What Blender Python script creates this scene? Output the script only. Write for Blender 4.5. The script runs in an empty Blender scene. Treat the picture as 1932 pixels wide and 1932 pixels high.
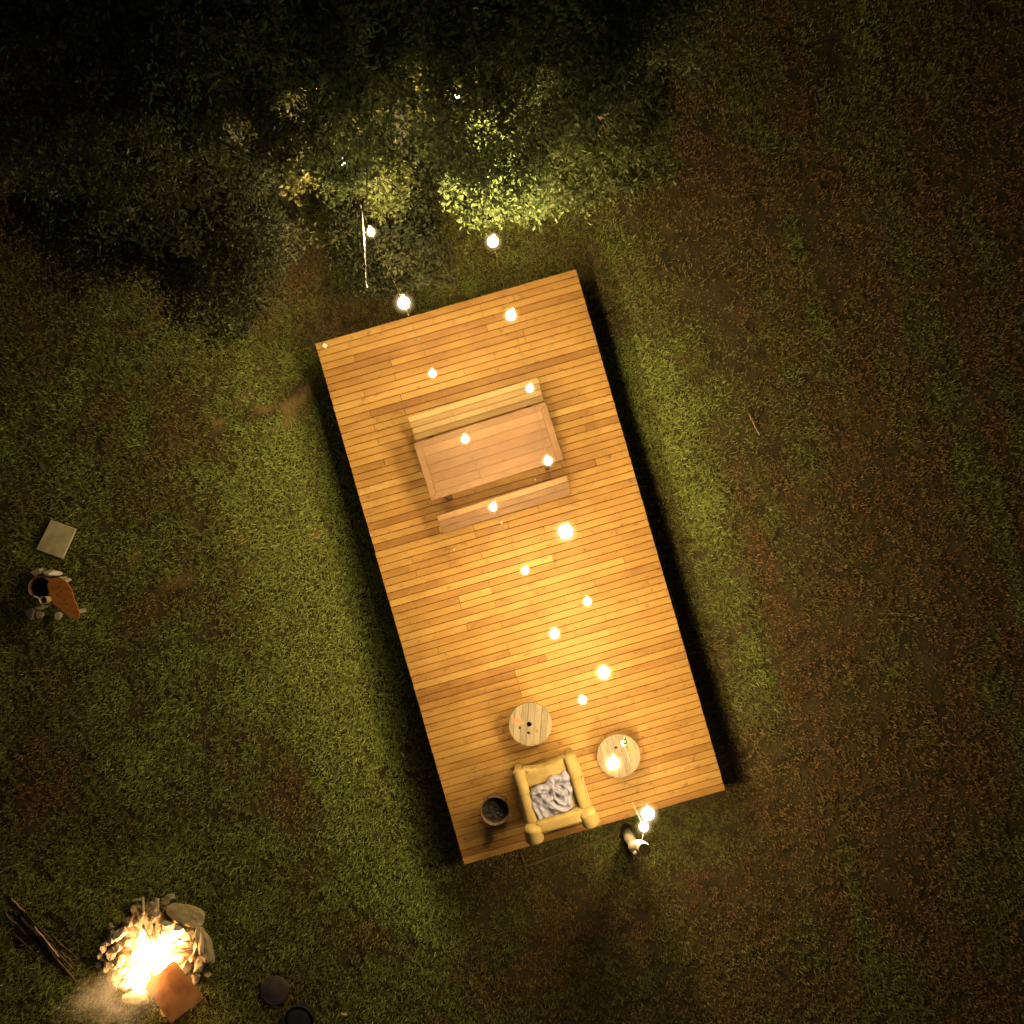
import bpy, bmesh, math, random
import numpy as np
from mathutils import Vector, Matrix, noise as mnoise

C = bpy.context.scene
COL = C.collection
R = math.radians
rng = np.random.default_rng(7)
random.seed(7)

# ------------------------------------------------------------------ camera
CAM_H = 15.0                     # drone height above the lawn
FOC = 1986.0                     # focal length in units of a 1932 px wide frame
cam_d = bpy.data.cameras.new("camera")
cam = bpy.data.objects.new("camera", cam_d)
COL.objects.link(cam)
cam.location = (0, 0, CAM_H)
cam.rotation_euler = (0, 0, 0)   # straight down
cam_d.sensor_width = 36.0
cam_d.lens = 36.0 * FOC / 1932.0
cam_d.clip_start = 0.1
cam_d.clip_end = 1000.0
C.camera = cam

# ------------------------------------------------------------------ night sky, moon, exposure
SUN_EL, SUN_AZ = R(38), R(200)
world = bpy.data.worlds.new("World")
C.world = world
world.use_nodes = True
nt = world.node_tree
nt.nodes.clear()
sky = nt.nodes.new("ShaderNodeTexSky")
sky.sky_type = 'NISHITA'
sky.sun_disc = False
sky.sun_elevation = SUN_EL
sky.sun_rotation = SUN_AZ
sky.ozone_density = 0.0
sky.dust_density = 6.0
bg = nt.nodes.new("ShaderNodeBackground")
bg.inputs[1].default_value = 0.0066
wo = nt.nodes.new("ShaderNodeOutputWorld")
nt.links.new(sky.outputs[0], bg.inputs[0])
nt.links.new(bg.outputs[0], wo.inputs[0])

sun_d = bpy.data.lights.new("moon", 'SUN')
sun_d.energy = 0.012
sun_d.angle = R(10)
sun_d.color = (1.0, 0.95, 0.88)
sun = bpy.data.objects.new("moon", sun_d)
sun.rotation_euler = (R(52), 0, R(180) - SUN_AZ)
sun.location = (0, 0, 20)
COL.objects.link(sun)

C.view_settings.view_transform = 'Standard'
C.view_settings.look = 'None'
C.view_settings.exposure = 0.0
C.view_settings.gamma = 1.0
C.cycles.use_denoising = True
C.cycles.max_bounces = 6
C.cycles.sample_clamp_indirect = 4.0
C.cycles.volume_bounces = 0

BULB_I = 5.8                      # radiant intensity of one lamp
LAMP_COL = (1.0, 0.78, 0.41)
FIRE_L = 52.0

# ------------------------------------------------------------------ helpers
def P(px, py, z=0.0):
    """point at height z seen at (px,py) of the 1932 px photograph"""
    s = (CAM_H - z) / FOC
    return Vector(((px - 966) * s, -(py - 966) * s, z))

def tag(o, label=None, cat=None, group=None, kind=None):
    if label: o["label"] = label
    if cat: o["category"] = cat
    if group: o["group"] = group
    if kind: o["kind"] = kind
    return o

def thing(name, label, cat, loc=(0, 0, 0), rz=0.0, group=None):
    o = bpy.data.objects.new(name, None)
    o.empty_display_size = 0.1
    COL.objects.link(o)
    o.location = loc
    o.rotation_euler = (0, 0, rz)
    return tag(o, label, cat, group)

class MB:
    """collects shapes, builds ONE mesh object"""
    def __init__(s):
        s.v = []; s.f = []
    def add(s, vs, fs, M=None):
        k = len(s.v)
        for p in vs:
            p = Vector(p)
            s.v.append(tuple(M @ p) if M is not None else tuple(p))
        for f in fs:
            s.f.append([i + k for i in f])
        return s
    def box(s, x0, x1, y0, y1, z0, z1, M=None):
        vs = [(x0,y0,z0),(x1,y0,z0),(x1,y1,z0),(x0,y1,z0),(x0,y0,z1),(x1,y0,z1),(x1,y1,z1),(x0,y1,z1)]
        fs = [(3,2,1,0),(4,5,6,7),(0,1,5,4),(1,2,6,5),(2,3,7,6),(3,0,4,7)]
        return s.add(vs, fs, M)
    def tube(s, pts, rad, n=8, caps=True):
        pts = [Vector(p) for p in pts]
        if not hasattr(rad, '__len__'): rad = [rad] * len(pts)
        vs = []; fs = []
        up = Vector((0.13, 0.31, 0.94)).normalized()
        for i, p in enumerate(pts):
            d = (pts[min(i+1, len(pts)-1)] - pts[max(i-1, 0)])
            if d.length < 1e-9: d = Vector((0,0,1))
            d.normalize()
            a = d.cross(up)
            if a.length < 0.1: a = d.cross(Vector((1,0,0)))
            a.normalize(); b = d.cross(a)
            for k in range(n):
                t = 2*math.pi*k/n
                vs.append(p + (a*math.cos(t) + b*math.sin(t))*rad[i])
        for i in range(len(pts)-1):
            for k in range(n):
                k2 = (k+1) % n
                fs.append((i*n+k, i*n+k2, (i+1)*n+k2, (i+1)*n+k))
        if caps:
            fs.append(tuple(range(n-1, -1, -1)))
            fs.append(tuple((len(pts)-1)*n + k for k in range(n)))
        return s.add(vs, fs)
    def lathe(s, prof, n=32, M=None, close=False):
        vs = []; fs = []
        for (r, z) in prof:
            for k in range(n):
                t = 2*math.pi*k/n
                vs.append((r*math.cos(t), r*math.sin(t), z))
        m = len(prof)
        for i in range(m-1 if not close else m):
            j = (i+1) % m
            for k in range(n):
                k2 = (k+1) % n
                fs.append((i*n+k, i*n+k2, j*n+k2, j*n+k))
        if not close:
            fs.append(tuple(range(n-1, -1, -1)))
            fs.append(tuple((m-1)*n + k for k in range(n)))
        return s.add(vs, fs, M)
    def prism(s, poly, z0, z1, M=None):
        n = len(poly)
        vs = [(x, y, z0) for x, y in poly] + [(x, y, z1) for x, y in poly]
        fs = [tuple(range(n-1, -1, -1)), tuple(range(n, 2*n))]
        for i in range(n):
            j = (i+1) % n
            fs.append((i, j, n+j, n+i))
        return s.add(vs, fs, M)
    def build(s, name, mat, parent=None, smooth=False, bevel=0.0, seg=2, fix=True):
        me = bpy.data.meshes.new(name)
        me.from_pydata(s.v, [], s.f)
        bm = bmesh.new(); bm.from_mesh(me)
        if fix:
            bmesh.ops.recalc_face_normals(bm, faces=bm.faces[:])
        if bevel > 0:
            es = [e for e in bm.edges if len(e.link_faces) == 2 and e.calc_face_angle(0) > 0.6]
            bmesh.ops.bevel(bm, geom=es, offset=bevel, segments=seg, affect='EDGES', profile=0.6)
        bm.to_mesh(me); bm.free()
        if smooth:
            for p in me.polygons: p.use_smooth = True
        return link(name, me, mat, parent)

def link(name, me, mat, parent=None):
    o = bpy.data.objects.new(name, me)
    COL.objects.link(o)
    if mat is not None: me.materials.append(mat)
    if parent is not None: o.parent = parent
    return o

def mesh_np(name, V, F3=None, F4=None):
    """fast mesh from numpy arrays: verts, triangles, quads"""
    me = bpy.data.meshes.new(name)
    me.vertices.add(len(V))
    me.vertices.foreach_set("co", np.ascontiguousarray(V, dtype=np.float32).ravel())
    parts = []; starts = []; k = 0
    for F in (F4, F3):
        if F is None or len(F) == 0: continue
        parts.append(F.ravel()); n = F.shape[1]
        starts.append(k + np.arange(len(F)) * n); k += F.size
    idx = np.concatenate(parts).astype(np.int32); st = np.concatenate(starts).astype(np.int32)
    me.loops.add(len(idx)); me.loops.foreach_set("vertex_index", idx)
    me.polygons.add(len(st)); me.polygons.foreach_set("loop_start", st)
    me.update(calc_edges=True)
    me.validate()
    return me

# ------------------------------------------------------------------ materials
def base_mat(name):
    m = bpy.data.materials.new(name); m.use_nodes = True
    return m, m.node_tree, m.node_tree.nodes["Principled BSDF"]

def pmat(name, cols, scale=8.0, stretch=(1, 1, 1), rough=0.7, bump=0.15, bscale=None, detail=6.0, spec=0.3, metal=0.0, lo=0.3, hi=0.7, rot=0.0, bdist=0.01):
    """surface whose colour wanders between the given colours, with relief"""
    m, t, b = base_mat(name)
    N = t.nodes.new; L = t.links.new
    co = N("ShaderNodeTexCoord"); mp = N("ShaderNodeMapping")
    mp.inputs["Scale"].default_value = stretch
    mp.inputs["Rotation"].default_value = (0, 0, rot)
    L(co.outputs["Object"], mp.inputs[0])
    nz = N("ShaderNodeTexNoise"); nz.inputs["Scale"].default_value = scale; nz.inputs["Detail"].default_value = detail
    L(mp.outputs[0], nz.inputs["Vector"])
    cr = N("ShaderNodeValToRGB")
    el = cr.color_ramp.elements
    n = len(cols)
    el[0].position = lo; el[0].color = (*cols[0], 1)
    el[1].position = hi; el[1].color = (*cols[-1], 1)
    for i in range(1, n-1):
        e = el.new(lo + (hi-lo)*i/(n-1)); e.color = (*cols[i], 1)
    L(nz.outputs["Fac"], cr.inputs[0]); L(cr.outputs[0], b.inputs["Base Color"])
    b.inputs["Roughness"].default_value = rough
    b.inputs["Specular IOR Level"].default_value = spec
    b.inputs["Metallic"].default_value = metal
    if bump > 0:
        n2 = N("ShaderNodeTexNoise"); n2.inputs["Scale"].default_value = bscale or scale*3; n2.inputs["Detail"].default_value = 5
        L(mp.outputs[0], n2.inputs["Vector"])
        bu = N("ShaderNodeBump"); bu.inputs["Strength"].default_value = bump; bu.inputs["Distance"].default_value = bdist
        L(n2.outputs["Fac"], bu.inputs["Height"]); L(bu.outputs[0], b.inputs["Normal"])
    return m

def wood_mat(name, dark, mid, light, along='X', rough=0.6, fine=55.0, attr=True, stain=0.5):
    """planks: each face carries 'tone' (lighter/darker board) and 'shift' (its own grain)"""
    m, t, b = base_mat(name)
    N = t.nodes.new; L = t.links.new
    co = N("ShaderNodeTexCoord")
    a2 = N("ShaderNodeAttribute"); a2.attribute_name = "shift"
    a1 = N("ShaderNodeAttribute"); a1.attribute_name = "tone"
    comb = N("ShaderNodeCombineXYZ")
    mul = N("ShaderNodeMath"); mul.operation = 'MULTIPLY'; mul.inputs[1].default_value = 37.0
    L(a2.outputs["Fac"], mul.inputs[0])
    L(mul.outputs[0], comb.inputs[0]); L(mul.outputs[0], comb.inputs[1]); L(mul.outputs[0], comb.inputs[2])
    add = N("ShaderNodeVectorMath"); add.operation = 'ADD'
    L(co.outputs["Object"], add.inputs[0]); L(comb.outputs[0], add.inputs[1])
    def noise(sc, detail, dist=0.0):
        mp = N("ShaderNodeMapping")
        mp.inputs["Scale"].default_value = sc if along == 'X' else (sc[1], sc[0], sc[2])
        L(add.outputs[0], mp.inputs[0])
        nz = N("ShaderNodeTexNoise"); nz.inputs["Scale"].default_value = 1.0
        nz.inputs["Detail"].default_value = detail; nz.inputs["Distortion"].default_value = dist
        L(mp.outputs[0], nz.inputs["Vector"])
        return nz.outputs["Fac"]
    grain = noise((1.6, fine, fine*0.4), 6, 0.6)
    cloud = noise((2.2, 5.0, 3.0), 4)
    spot = noise((9.0, 16.0, 9.0), 3)
    # colour
    f = N("ShaderNodeMath"); f.operation = 'MULTIPLY_ADD'; f.inputs[1].default_value = 0.45
    L(grain, f.inputs[0]); L(a1.outputs["Fac"], f.inputs[2])
    f2 = N("ShaderNodeMath"); f2.operation = 'MULTIPLY_ADD'; f2.inputs[1].default_value = 0.7
    L(cloud, f2.inputs[0]); L(f.outputs[0], f2.inputs[2])
    f3 = N("ShaderNodeMath"); f3.operation = 'SUBTRACT'; f3.inputs[1].default_value = 0.575
    L(f2.outputs[0], f3.inputs[0])
    cr = N("ShaderNodeValToRGB"); el = cr.color_ramp.elements
    el[0].position = 0.15; el[0].color = (*dark, 1)
    el[1].position = 0.85; el[1].color = (*light, 1)
    e = el.new(0.5); e.color = (*mid, 1)
    L(f3.outputs[0], cr.inputs[0])
    sr = N("ShaderNodeValToRGB"); se = sr.color_ramp.elements
    se[0].position = 0.24; se[0].color = (1-stain, 1-stain, 1-stain, 1)
    se[1].position = 0.40; se[1].color = (1, 1, 1, 1)
    L(spot, sr.inputs[0])
    mx = N("ShaderNodeMix"); mx.data_type = 'RGBA'; mx.blend_type = 'MULTIPLY'; mx.inputs[0].default_value = 1.0
    L(cr.outputs[0], mx.inputs[6]); L(sr.outputs[0], mx.inputs[7])
    L(mx.outputs[2], b.inputs["Base Color"])
    b.inputs["Roughness"].default_value = rough
    b.inputs["Specular IOR Level"].default_value = 0.25
    bu = N("ShaderNodeBump"); bu.inputs["Strength"].default_value = 0.25; bu.inputs["Distance"].default_value = 0.003
    L(grain, bu.inputs["Height"]); L(bu.outputs[0], b.inputs["Normal"])
    return m

def leaf_mat(name, k=1.0, trans=0.3):
    m = bpy.data.materials.new(name); m.use_nodes = True
    t = m.node_tree; t.nodes.clear()
    N = t.nodes.new; L = t.links.new
    a = N("ShaderNodeAttribute"); a.attribute_name = "col"
    d = N("ShaderNodeBsdfDiffuse"); tr = N("ShaderNodeBsdfTranslucent"); g = N("ShaderNodeBsdfGlossy")
    g.inputs["Roughness"].default_value = 0.45; g.inputs["Color"].default_value = (1, 1, 1, 1)
    L(a.outputs["Color"], d.inputs["Color"]); L(a.outputs["Color"], tr.inputs["Color"])
    mx = N("ShaderNodeMixShader"); mx.inputs[0].default_value = trans
    L(d.outputs[0], mx.inputs[1]); L(tr.outputs[0], mx.inputs[2])
    m2 = N("ShaderNodeMixShader"); m2.inputs[0].default_value = 0.006
    L(mx.outputs[0], m2.inputs[1]); L(g.outputs[0], m2.inputs[2])
    o = N("ShaderNodeOutputMaterial"); L(m2.outputs[0], o.inputs[0])
    return m

def emit_mat(name, col, strength):
    m = bpy.data.materials.new(name); m.use_nodes = True
    t = m.node_tree; t.nodes.clear()
    e = t.nodes.new("ShaderNodeEmission"); e.inputs[0].default_value = (*col, 1); e.inputs[1].default_value = strength
    o = t.nodes.new("ShaderNodeOutputMaterial"); t.links.new(e.outputs[0], o.inputs[0])
    return m

M_soil = pmat("soil", [(0.035,0.028,0.011),(0.07,0.052,0.02),(0.10,0.07,0.028)], scale=3.0, rough=0.95, bump=0.6, bscale=30, spec=0.1)
M_deck = wood_mat("deck_timber", (0.205,0.086,0.018), (0.338,0.168,0.037), (0.425,0.242,0.064), fine=60)
M_frame = pmat("joist_timber", [(0.05,0.03,0.015),(0.09,0.055,0.03)], scale=6, rough=0.85)
M_table = wood_mat("table_timber", (0.092,0.043,0.017), (0.140,0.069,0.028), (0.190,0.102,0.043), fine=45, stain=0.25)
M_bench = wood_mat("bench_timber", (0.165,0.092,0.027), (0.235,0.14,0.047), (0.31,0.20,0.075), fine=45, stain=0.25)
M_bench2 = wood_mat("bench_timber_brown", (0.105,0.048,0.02), (0.15,0.073,0.030), (0.26,0.145,0.06), fine=45, stain=0.25)
M_reel = wood_mat("weathered_reel_timber", (0.15,0.108,0.06), (0.245,0.18,0.10), (0.33,0.25,0.145), along='Y', fine=50, stain=0.35)
M_reel2 = wood_mat("weathered_reel_timber_grey", (0.125,0.09,0.046), (0.205,0.15,0.08), (0.28,0.21,0.115), along='Y', fine=50, stain=0.4)
M_hole = pmat("hole_plug", [(0.16,0.11,0.03),(0.22,0.15,0.05)], scale=20)
M_stencil = pmat("orange_stencil_paint", [(0.44,0.18,0.025),(0.5,0.22,0.03)], scale=60, bump=0)
M_pinkpaint = pmat("pink_worn_paint", [(0.46,0.16,0.07),(0.54,0.22,0.10)], scale=50, bump=0)
M_bark = pmat("bark", [(0.015,0.011,0.007),(0.035,0.026,0.015),(0.06,0.045,0.027)], scale=9, stretch=(1,1,0.3), rough=0.95, bump=0.7)
M_bark2 = pmat("shaded_saw_cut", [(0.05,0.03,0.016),(0.13,0.085,0.045)], scale=26, rough=0.95, bump=0.3)  # brown sawn wood, coloured darker for the shade above the lamps
M_post = pmat("stripped_trunk", [(0.40,0.29,0.19),(0.56,0.44,0.30),(0.64,0.52,0.37)], scale=7, stretch=(2,2,0.5), rough=0.85, bump=0.5)
M_cut = pmat("cut_end_grain", [(0.03,0.02,0.010),(0.06,0.04,0.02)], scale=30, rough=0.95)
M_stone = pmat("pale_stone", [(0.26,0.20,0.13),(0.42,0.34,0.23),(0.54,0.45,0.32)], scale=6, rough=0.9, bump=0.6, bscale=22)
M_slabstone = pmat("brown_flat_stone", [(0.26,0.19,0.09),(0.40,0.30,0.16),(0.50,0.39,0.22)], scale=5, rough=0.9, bump=0.5, bscale=24)
M_ash = pmat("ash_bed", [(0.05,0.035,0.025),(0.22,0.16,0.11),(0.40,0.31,0.22)], scale=14, rough=1.0, bump=0.8, bscale=40)
M_char = pmat("charred_wood", [(0.02,0.013,0.01),(0.10,0.06,0.035),(0.30,0.19,0.10)], scale=12, stretch=(1,1,1), rough=0.95, bump=0.6)
M_rust = pmat("rusty_plate", [(0.24,0.085,0.028),(0.36,0.15,0.05),(0.45,0.21,0.08)], scale=5, rough=0.8, bump=0.25, bscale=40, spec=0.3)
M_twig = pmat("dry_twig", [(0.10,0.06,0.035),(0.20,0.125,0.07)], scale=10, rough=0.9)
M_twigdark = pmat("dark_twig", [(0.03,0.02,0.014),(0.07,0.045,0.03)], scale=10, rough=0.9)
M_twiglight = pmat("stripped_twig", [(0.42,0.26,0.14),(0.52,0.34,0.19)], scale=10, rough=0.8)
M_white = pmat("white_painted", [(0.62,0.56,0.44),(0.72,0.67,0.55)], scale=10, rough=0.6, bump=0.1)
M_slabw = pmat("cream_paver", [(0.40,0.31,0.15),(0.52,0.42,0.22),(0.60,0.50,0.29)], scale=6, rough=0.9, bump=0.3, bscale=50)
M_dark = pmat("dark_metal", [(0.018,0.015,0.013),(0.03,0.026,0.022)], scale=12, rough=0.6, spec=0.4)
M_lid = pmat("brown_enamel_lid", [(0.045,0.03,0.025),(0.075,0.05,0.042)], scale=6, rough=0.4, bump=0.02, spec=0.5)
M_pot = pmat("black_green_pot", [(0.012,0.014,0.010),(0.022,0.024,0.018)], scale=8, rough=0.6)
M_tub = pmat("brown_tub_shell", [(0.07,0.04,0.016),(0.12,0.07,0.03)], scale=7, rough=0.6, spec=0.4)
M_coal = pmat("charcoal", [(0.008,0.006,0.005),(0.024,0.017,0.012),(0.05,0.035,0.025)], scale=26, rough=0.9, bump=1.0, bscale=60, bdist=0.02)
M_rope = pmat("white_rope", [(0.10,0.08,0.05),(0.5,0.48,0.42)], scale=22, rough=0.8, lo=.42, hi=.56)
M_wire = pmat("brown_cable", [(0.22,0.15,0.07),(0.28,0.19,0.09)], scale=20, bump=0)
M_socket = pmat("lamp_socket", [(0.5,0.42,0.3),(0.55,0.47,0.34)], scale=20, bump=0)
M_deadglass = pmat("unlit_frosted_glass", [(0.75,0.72,0.66),(0.8,0.78,0.72)], scale=10, rough=0.3, bump=0)
M_orange = pmat("orange_varnish", [(0.27,0.085,0.012),(0.34,0.115,0.018),(0.40,0.15,0.03)], scale=4, stretch=(1,4,1), rough=0.55, bump=0.05)
M_carve = pmat("burnt_marks", [(0.06,0.022,0.006),(0.10,0.035,0.01)], scale=40, bump=0)
M_split = pmat("split_log_face", [(0.20,0.15,0.10),(0.30,0.24,0.17),(0.40,0.32,0.22)], scale=9, rough=0.9, bump=0.4)
M_splitpale = pmat("fresh_split_face", [(0.40,0.31,0.16),(0.52,0.42,0.24)], scale=9, rough=0.9, bump=0.4)
M_cup = pmat("cream_cup", [(0.50,0.39,0.20),(0.56,0.45,0.25)], scale=6, rough=0.4, bump=0)
M_drum = pmat("rusty_drum", [(0.10,0.05,0.03),(0.17,0.09,0.05),(0.22,0.12,0.07)], scale=9, rough=0.8)
M_black = pmat("dark_inside", [(0.004,0.003,0.003),(0.01,0.008,0.007)], scale=9, rough=0.95)
M_teal = emit_mat("teal_led", (0.1, 0.9, 0.7), 4.0)

def fabric_mat(name, c1, c2, weave=260.0):
    m, t, b = base_mat(name); N = t.nodes.new; L = t.links.new
    co = N("ShaderNodeTexCoord")
    nz = N("ShaderNodeTexNoise"); nz.inputs["Scale"].default_value = 7; nz.inputs["Detail"].default_value = 5
    L(co.outputs["Object"], nz.inputs["Vector"])
    w1 = N("ShaderNodeTexWave"); w1.bands_direction = 'X'; w1.inputs["Scale"].default_value = weave/6.28*0.35
    w2 = N("ShaderNodeTexWave"); w2.bands_direction = 'Y'; w2.inputs["Scale"].default_value = weave/6.28*0.35
    for w in (w1, w2):
        w.inputs["Distortion"].default_value = 1.5; w.inputs["Detail"].default_value = 2
        L(co.outputs["Object"], w.inputs["Vector"])
    mul = N("ShaderNodeMath"); mul.operation = 'MULTIPLY'
    L(w1.outputs["Fac"], mul.inputs[0]); L(w2.outputs["Fac"], mul.inputs[1])
    ad = N("ShaderNodeMath"); ad.operation = 'MULTIPLY_ADD'; ad.inputs[1].default_value = 0.35
    L(mul.outputs[0], ad.inputs[0]); L(nz.outputs["Fac"], ad.inputs[2])
    cr = N("ShaderNodeValToRGB"); cr.color_ramp.elements[0].position = 0.4; cr.color_ramp.elements[1].position = 0.8
    cr.color_ramp.elements[0].color = (*c1, 1); cr.color_ramp.elements[1].color = (*c2, 1)
    L(ad.outputs[0], cr.inputs[0]); L(cr.outputs[0], b.inputs["Base Color"])
    b.inputs["Roughness"].default_value = 0.95; b.inputs["Specular IOR Level"].default_value = 0.1
    bu = N("ShaderNodeBump"); bu.inputs["Strength"].default_value = 0.4; bu.inputs["Distance"].default_value = 0.004
    L(ad.outputs[0], bu.inputs["Height"]); L(bu.outputs[0], b.inputs["Normal"])
    return m
M_chair = fabric_mat("mustard_weave", (0.22,0.145,0.045), (0.31,0.215,0.078))
M_piping = fabric_mat("pale_piping", (0.36,0.26,0.10), (0.46,0.35,0.16))
M_seam = fabric_mat("seam_thread", (0.12,0.075,0.02), (0.16,0.10,0.03))
M_blanket = fabric_mat("grey_knit", (0.185,0.168,0.205), (0.245,0.225,0.265), 400)

# ------------------------------------------------------------------ deck frame of reference
DZ = 0.62                                         # top of the deck boards
dk = P(981.5, 1069.5, DZ)
DECK_A = math.atan2(141.0, 492.0)                 # boards run along local x
DW, DL = 3.706, 7.41
def deck_local(X, Y):
    c, s = math.cos(DECK_A), math.sin(DECK_A)
    x, y = X - dk.x, Y - dk.y
    return x*c + y*s, -x*s + y*c

# ------------------------------------------------------------------ ground and grass
def vnoise(X, Y, scale, seed):
    """smooth value noise, numpy"""
    g = np.random.default_rng(seed).random((257, 257))
    x = X*scale + 128.0; y = Y*scale + 128.0
    xi = np.floor(x).astype(int); yi = np.floor(y).astype(int)
    fx = x - xi; fy = y - yi
    fx = fx*fx*(3-2*fx); fy = fy*fy*(3-2*fy)
    xi %= 256; yi %= 256
    return (g[xi, yi]*(1-fx)*(1-fy) + g[xi+1, yi]*fx*(1-fy) + g[xi, yi+1]*(1-fx)*fy + g[xi+1, yi+1]*fx*fy)

def ground_h(X, Y):
    return 0.05*(vnoise(X, Y, 0.35, 1)-0.5) + 0.03*(vnoise(X, Y, 1.3, 2)-0.5)

# dry, bare or lush patches of the lawn (photo px centre, radii, strength: + dry, - green)
PATCH = [(555,752,48,26,1.0),(480,775,22,14,.7),(330,845,75,40,.6),(455,1085,40,60,.6),(605,998,36,22,.7),(300,1140,60,45,.5),
 (560,1520,60,70,.5),(450,1420,60,60,.3),(700,1780,120,50,.45),(250,1550,120,60,.35),(1110,1740,110,60,.5),(1330,1690,110,60,.5),(90,700,40,40,.45),(620,610,90,30,.6),(330,960,90,60,.35),
 (1415,960,30,110,.55),(1465,1130,32,90,.8),(1510,1290,38,110,.9),(1535,1450,45,110,.8),(1650,760,45,120,.6),(1710,930,40,120,.6),
 (1760,1100,60,150,.5),(1600,1150,40,150,.5),(1850,350,40,110,.7),(1860,700,40,120,.7),(1560,380,120,160,.45),(1350,560,100,90,.3),
 (1330,320,60,100,.5),(1500,1650,150,150,.5),(1750,1500,150,200,.5),(30,420,40,90,.8),(40,1560,80,120,.6),(560,1860,120,60,.4),(960,1850,200,60,.4),
 (640,1150,85,270,-1.0),(690,1400,85,180,-1.0),(540,1080,120,160,-.5),(760,1600,80,120,-.8),(520,960,110,110,-.55),(560,1260,90,130,-.5),(1300,900,50,160,-.4),(1370,1100,45,150,-.45),
 (1440,1330,50,120,-.5),(1240,700,50,120,-.2),(800,1700,90,60,-.6),(180,620,140,70,.05),(470,660,120,60,-.15),(350,580,150,40,-.05),(1600,620,60,120,-.2),(1880,1000,80,200,-.3)]
def dryness(X, Y):
    s = FOC/CAM_H
    px = X*s + 966; py = -Y*s + 966
    d = 0.42 + 0.55*(vnoise(X, Y, 0.6, 11)-0.5) + 0.45*(vnoise(X, Y, 1.9, 12)-0.5) + 0.4*(vnoise(X, Y, 5.0, 13)-0.5)
    px = px + 30*(vnoise(X, Y, 1.2, 21)-0.5); py = py + 30*(vnoise(X, Y, 1.2, 22)-0.5)
    for (cx, cy, rx, ry, k) in PATCH:
        c, sn = math.cos(0.25), math.sin(0.25)
        dx = px-cx; dy = py-cy
        u = (dx*c - dy*sn)/rx; v = (dx*sn + dy*c)/ry
        d = d + k*0.8*np.exp(-(u*u+v*v)*0.9)
    d = d - 0.15*np.clip((820-px)/350, 0, 1)*np.clip((py-720)/200, 0, 1)  # left lawn greener and paler, in place of farther lamp reach
    lx, ly = deck_local(X, Y)
    wv = lx + .35*(vnoise(X, Y, .25, 51)-.5)
    right = np.clip((px-1330)/160, 0, 1)
    d = d + (0.25+0.75*right)*0.8*(vnoise(wv*3.1, ly*.33, 1.0, 52)-.5)
    d = d + 0.20*right
    return np.clip(d, 0, 1)

BARE = [(560,755,44,20),(535,770,20,16),(482,776,20,13),(605,1000,30,17),(402,806,20,13),(335,852,26,14),(470,1042,22,20),
        (452,1118,15,22),(700,1490,14,16),(330,1085,20,16),(255,1060,16,10)]
def bareness(X, Y):
    s = FOC/CAM_H
    px = X*s + 966 + 60*(vnoise(X, Y, 3.2, 41)-0.5) + 24*(vnoise(X, Y, 9.0, 42)-0.5)
    py = -Y*s + 966 + 60*(vnoise(X, Y, 3.2, 43)-0.5) + 24*(vnoise(X, Y, 9.0, 44)-0.5)
    d = np.zeros_like(px)
    c, sn = math.cos(0.25), math.sin(0.25)
    for (cx, cy, rx, ry) in BARE:
        dx = px-cx; dy = py-cy
        d = np.maximum(d, np.exp(-(((dx*c-dy*sn)/rx)**2 + ((dx*sn+dy*c)/ry)**2)))
    return d
gN = 420
gx = np.concatenate([[-260,-90,-40,-20], np.linspace(-14, 14, gN), [20,40,90,260]])
GX, GY = np.meshgrid(gx, gx, indexing='ij')
GZ = ground_h(GX, GY)*(np.maximum(abs(GX), abs(GY)) < 15)
n = len(gx)
V = np.stack([GX.ravel(), GY.ravel(), GZ.ravel()], 1)
ii, jj = np.meshgrid(np.arange(n-1), np.arange(n-1), indexing='ij')
q = (ii*n+jj).ravel()
F = np.stack([q, q+n, q+n+1, q+1], 1)
gme = mesh_np("ground", V, None, F)
at = gme.attributes.new("bare", 'FLOAT', 'POINT')
at.data.foreach_set("value", bareness(V[:,0], V[:,1]).astype(np.float32))
def add_bare(m):
    t = m.node_tree; b = t.nodes["Principled BSDF"]; N = t.nodes.new; L = t.links.new
    src = b.inputs["Base Color"].links[0].from_socket
    a = N("ShaderNodeAttribute"); a.attribute_name = "bare"
    mr = N("ShaderNodeMapRange"); mr.inputs[1].default_value = .08; mr.inputs[2].default_value = 1.0
    L(a.outputs["Fac"], mr.inputs[0])
    mx = N("ShaderNodeMix"); mx.data_type = 'RGBA'; L(mr.outputs[0], mx.inputs[0]); L(src, mx.inputs[6])
    mx.inputs[7].default_value = (.25, .165, .06, 1); L(mx.outputs[2], b.inputs["Base Color"])
add_bare(M_soil)
ground = link("ground", gme, M_soil)
tag(ground, kind="structure")
for p in ground.data.polygons: p.use_smooth = True

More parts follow.
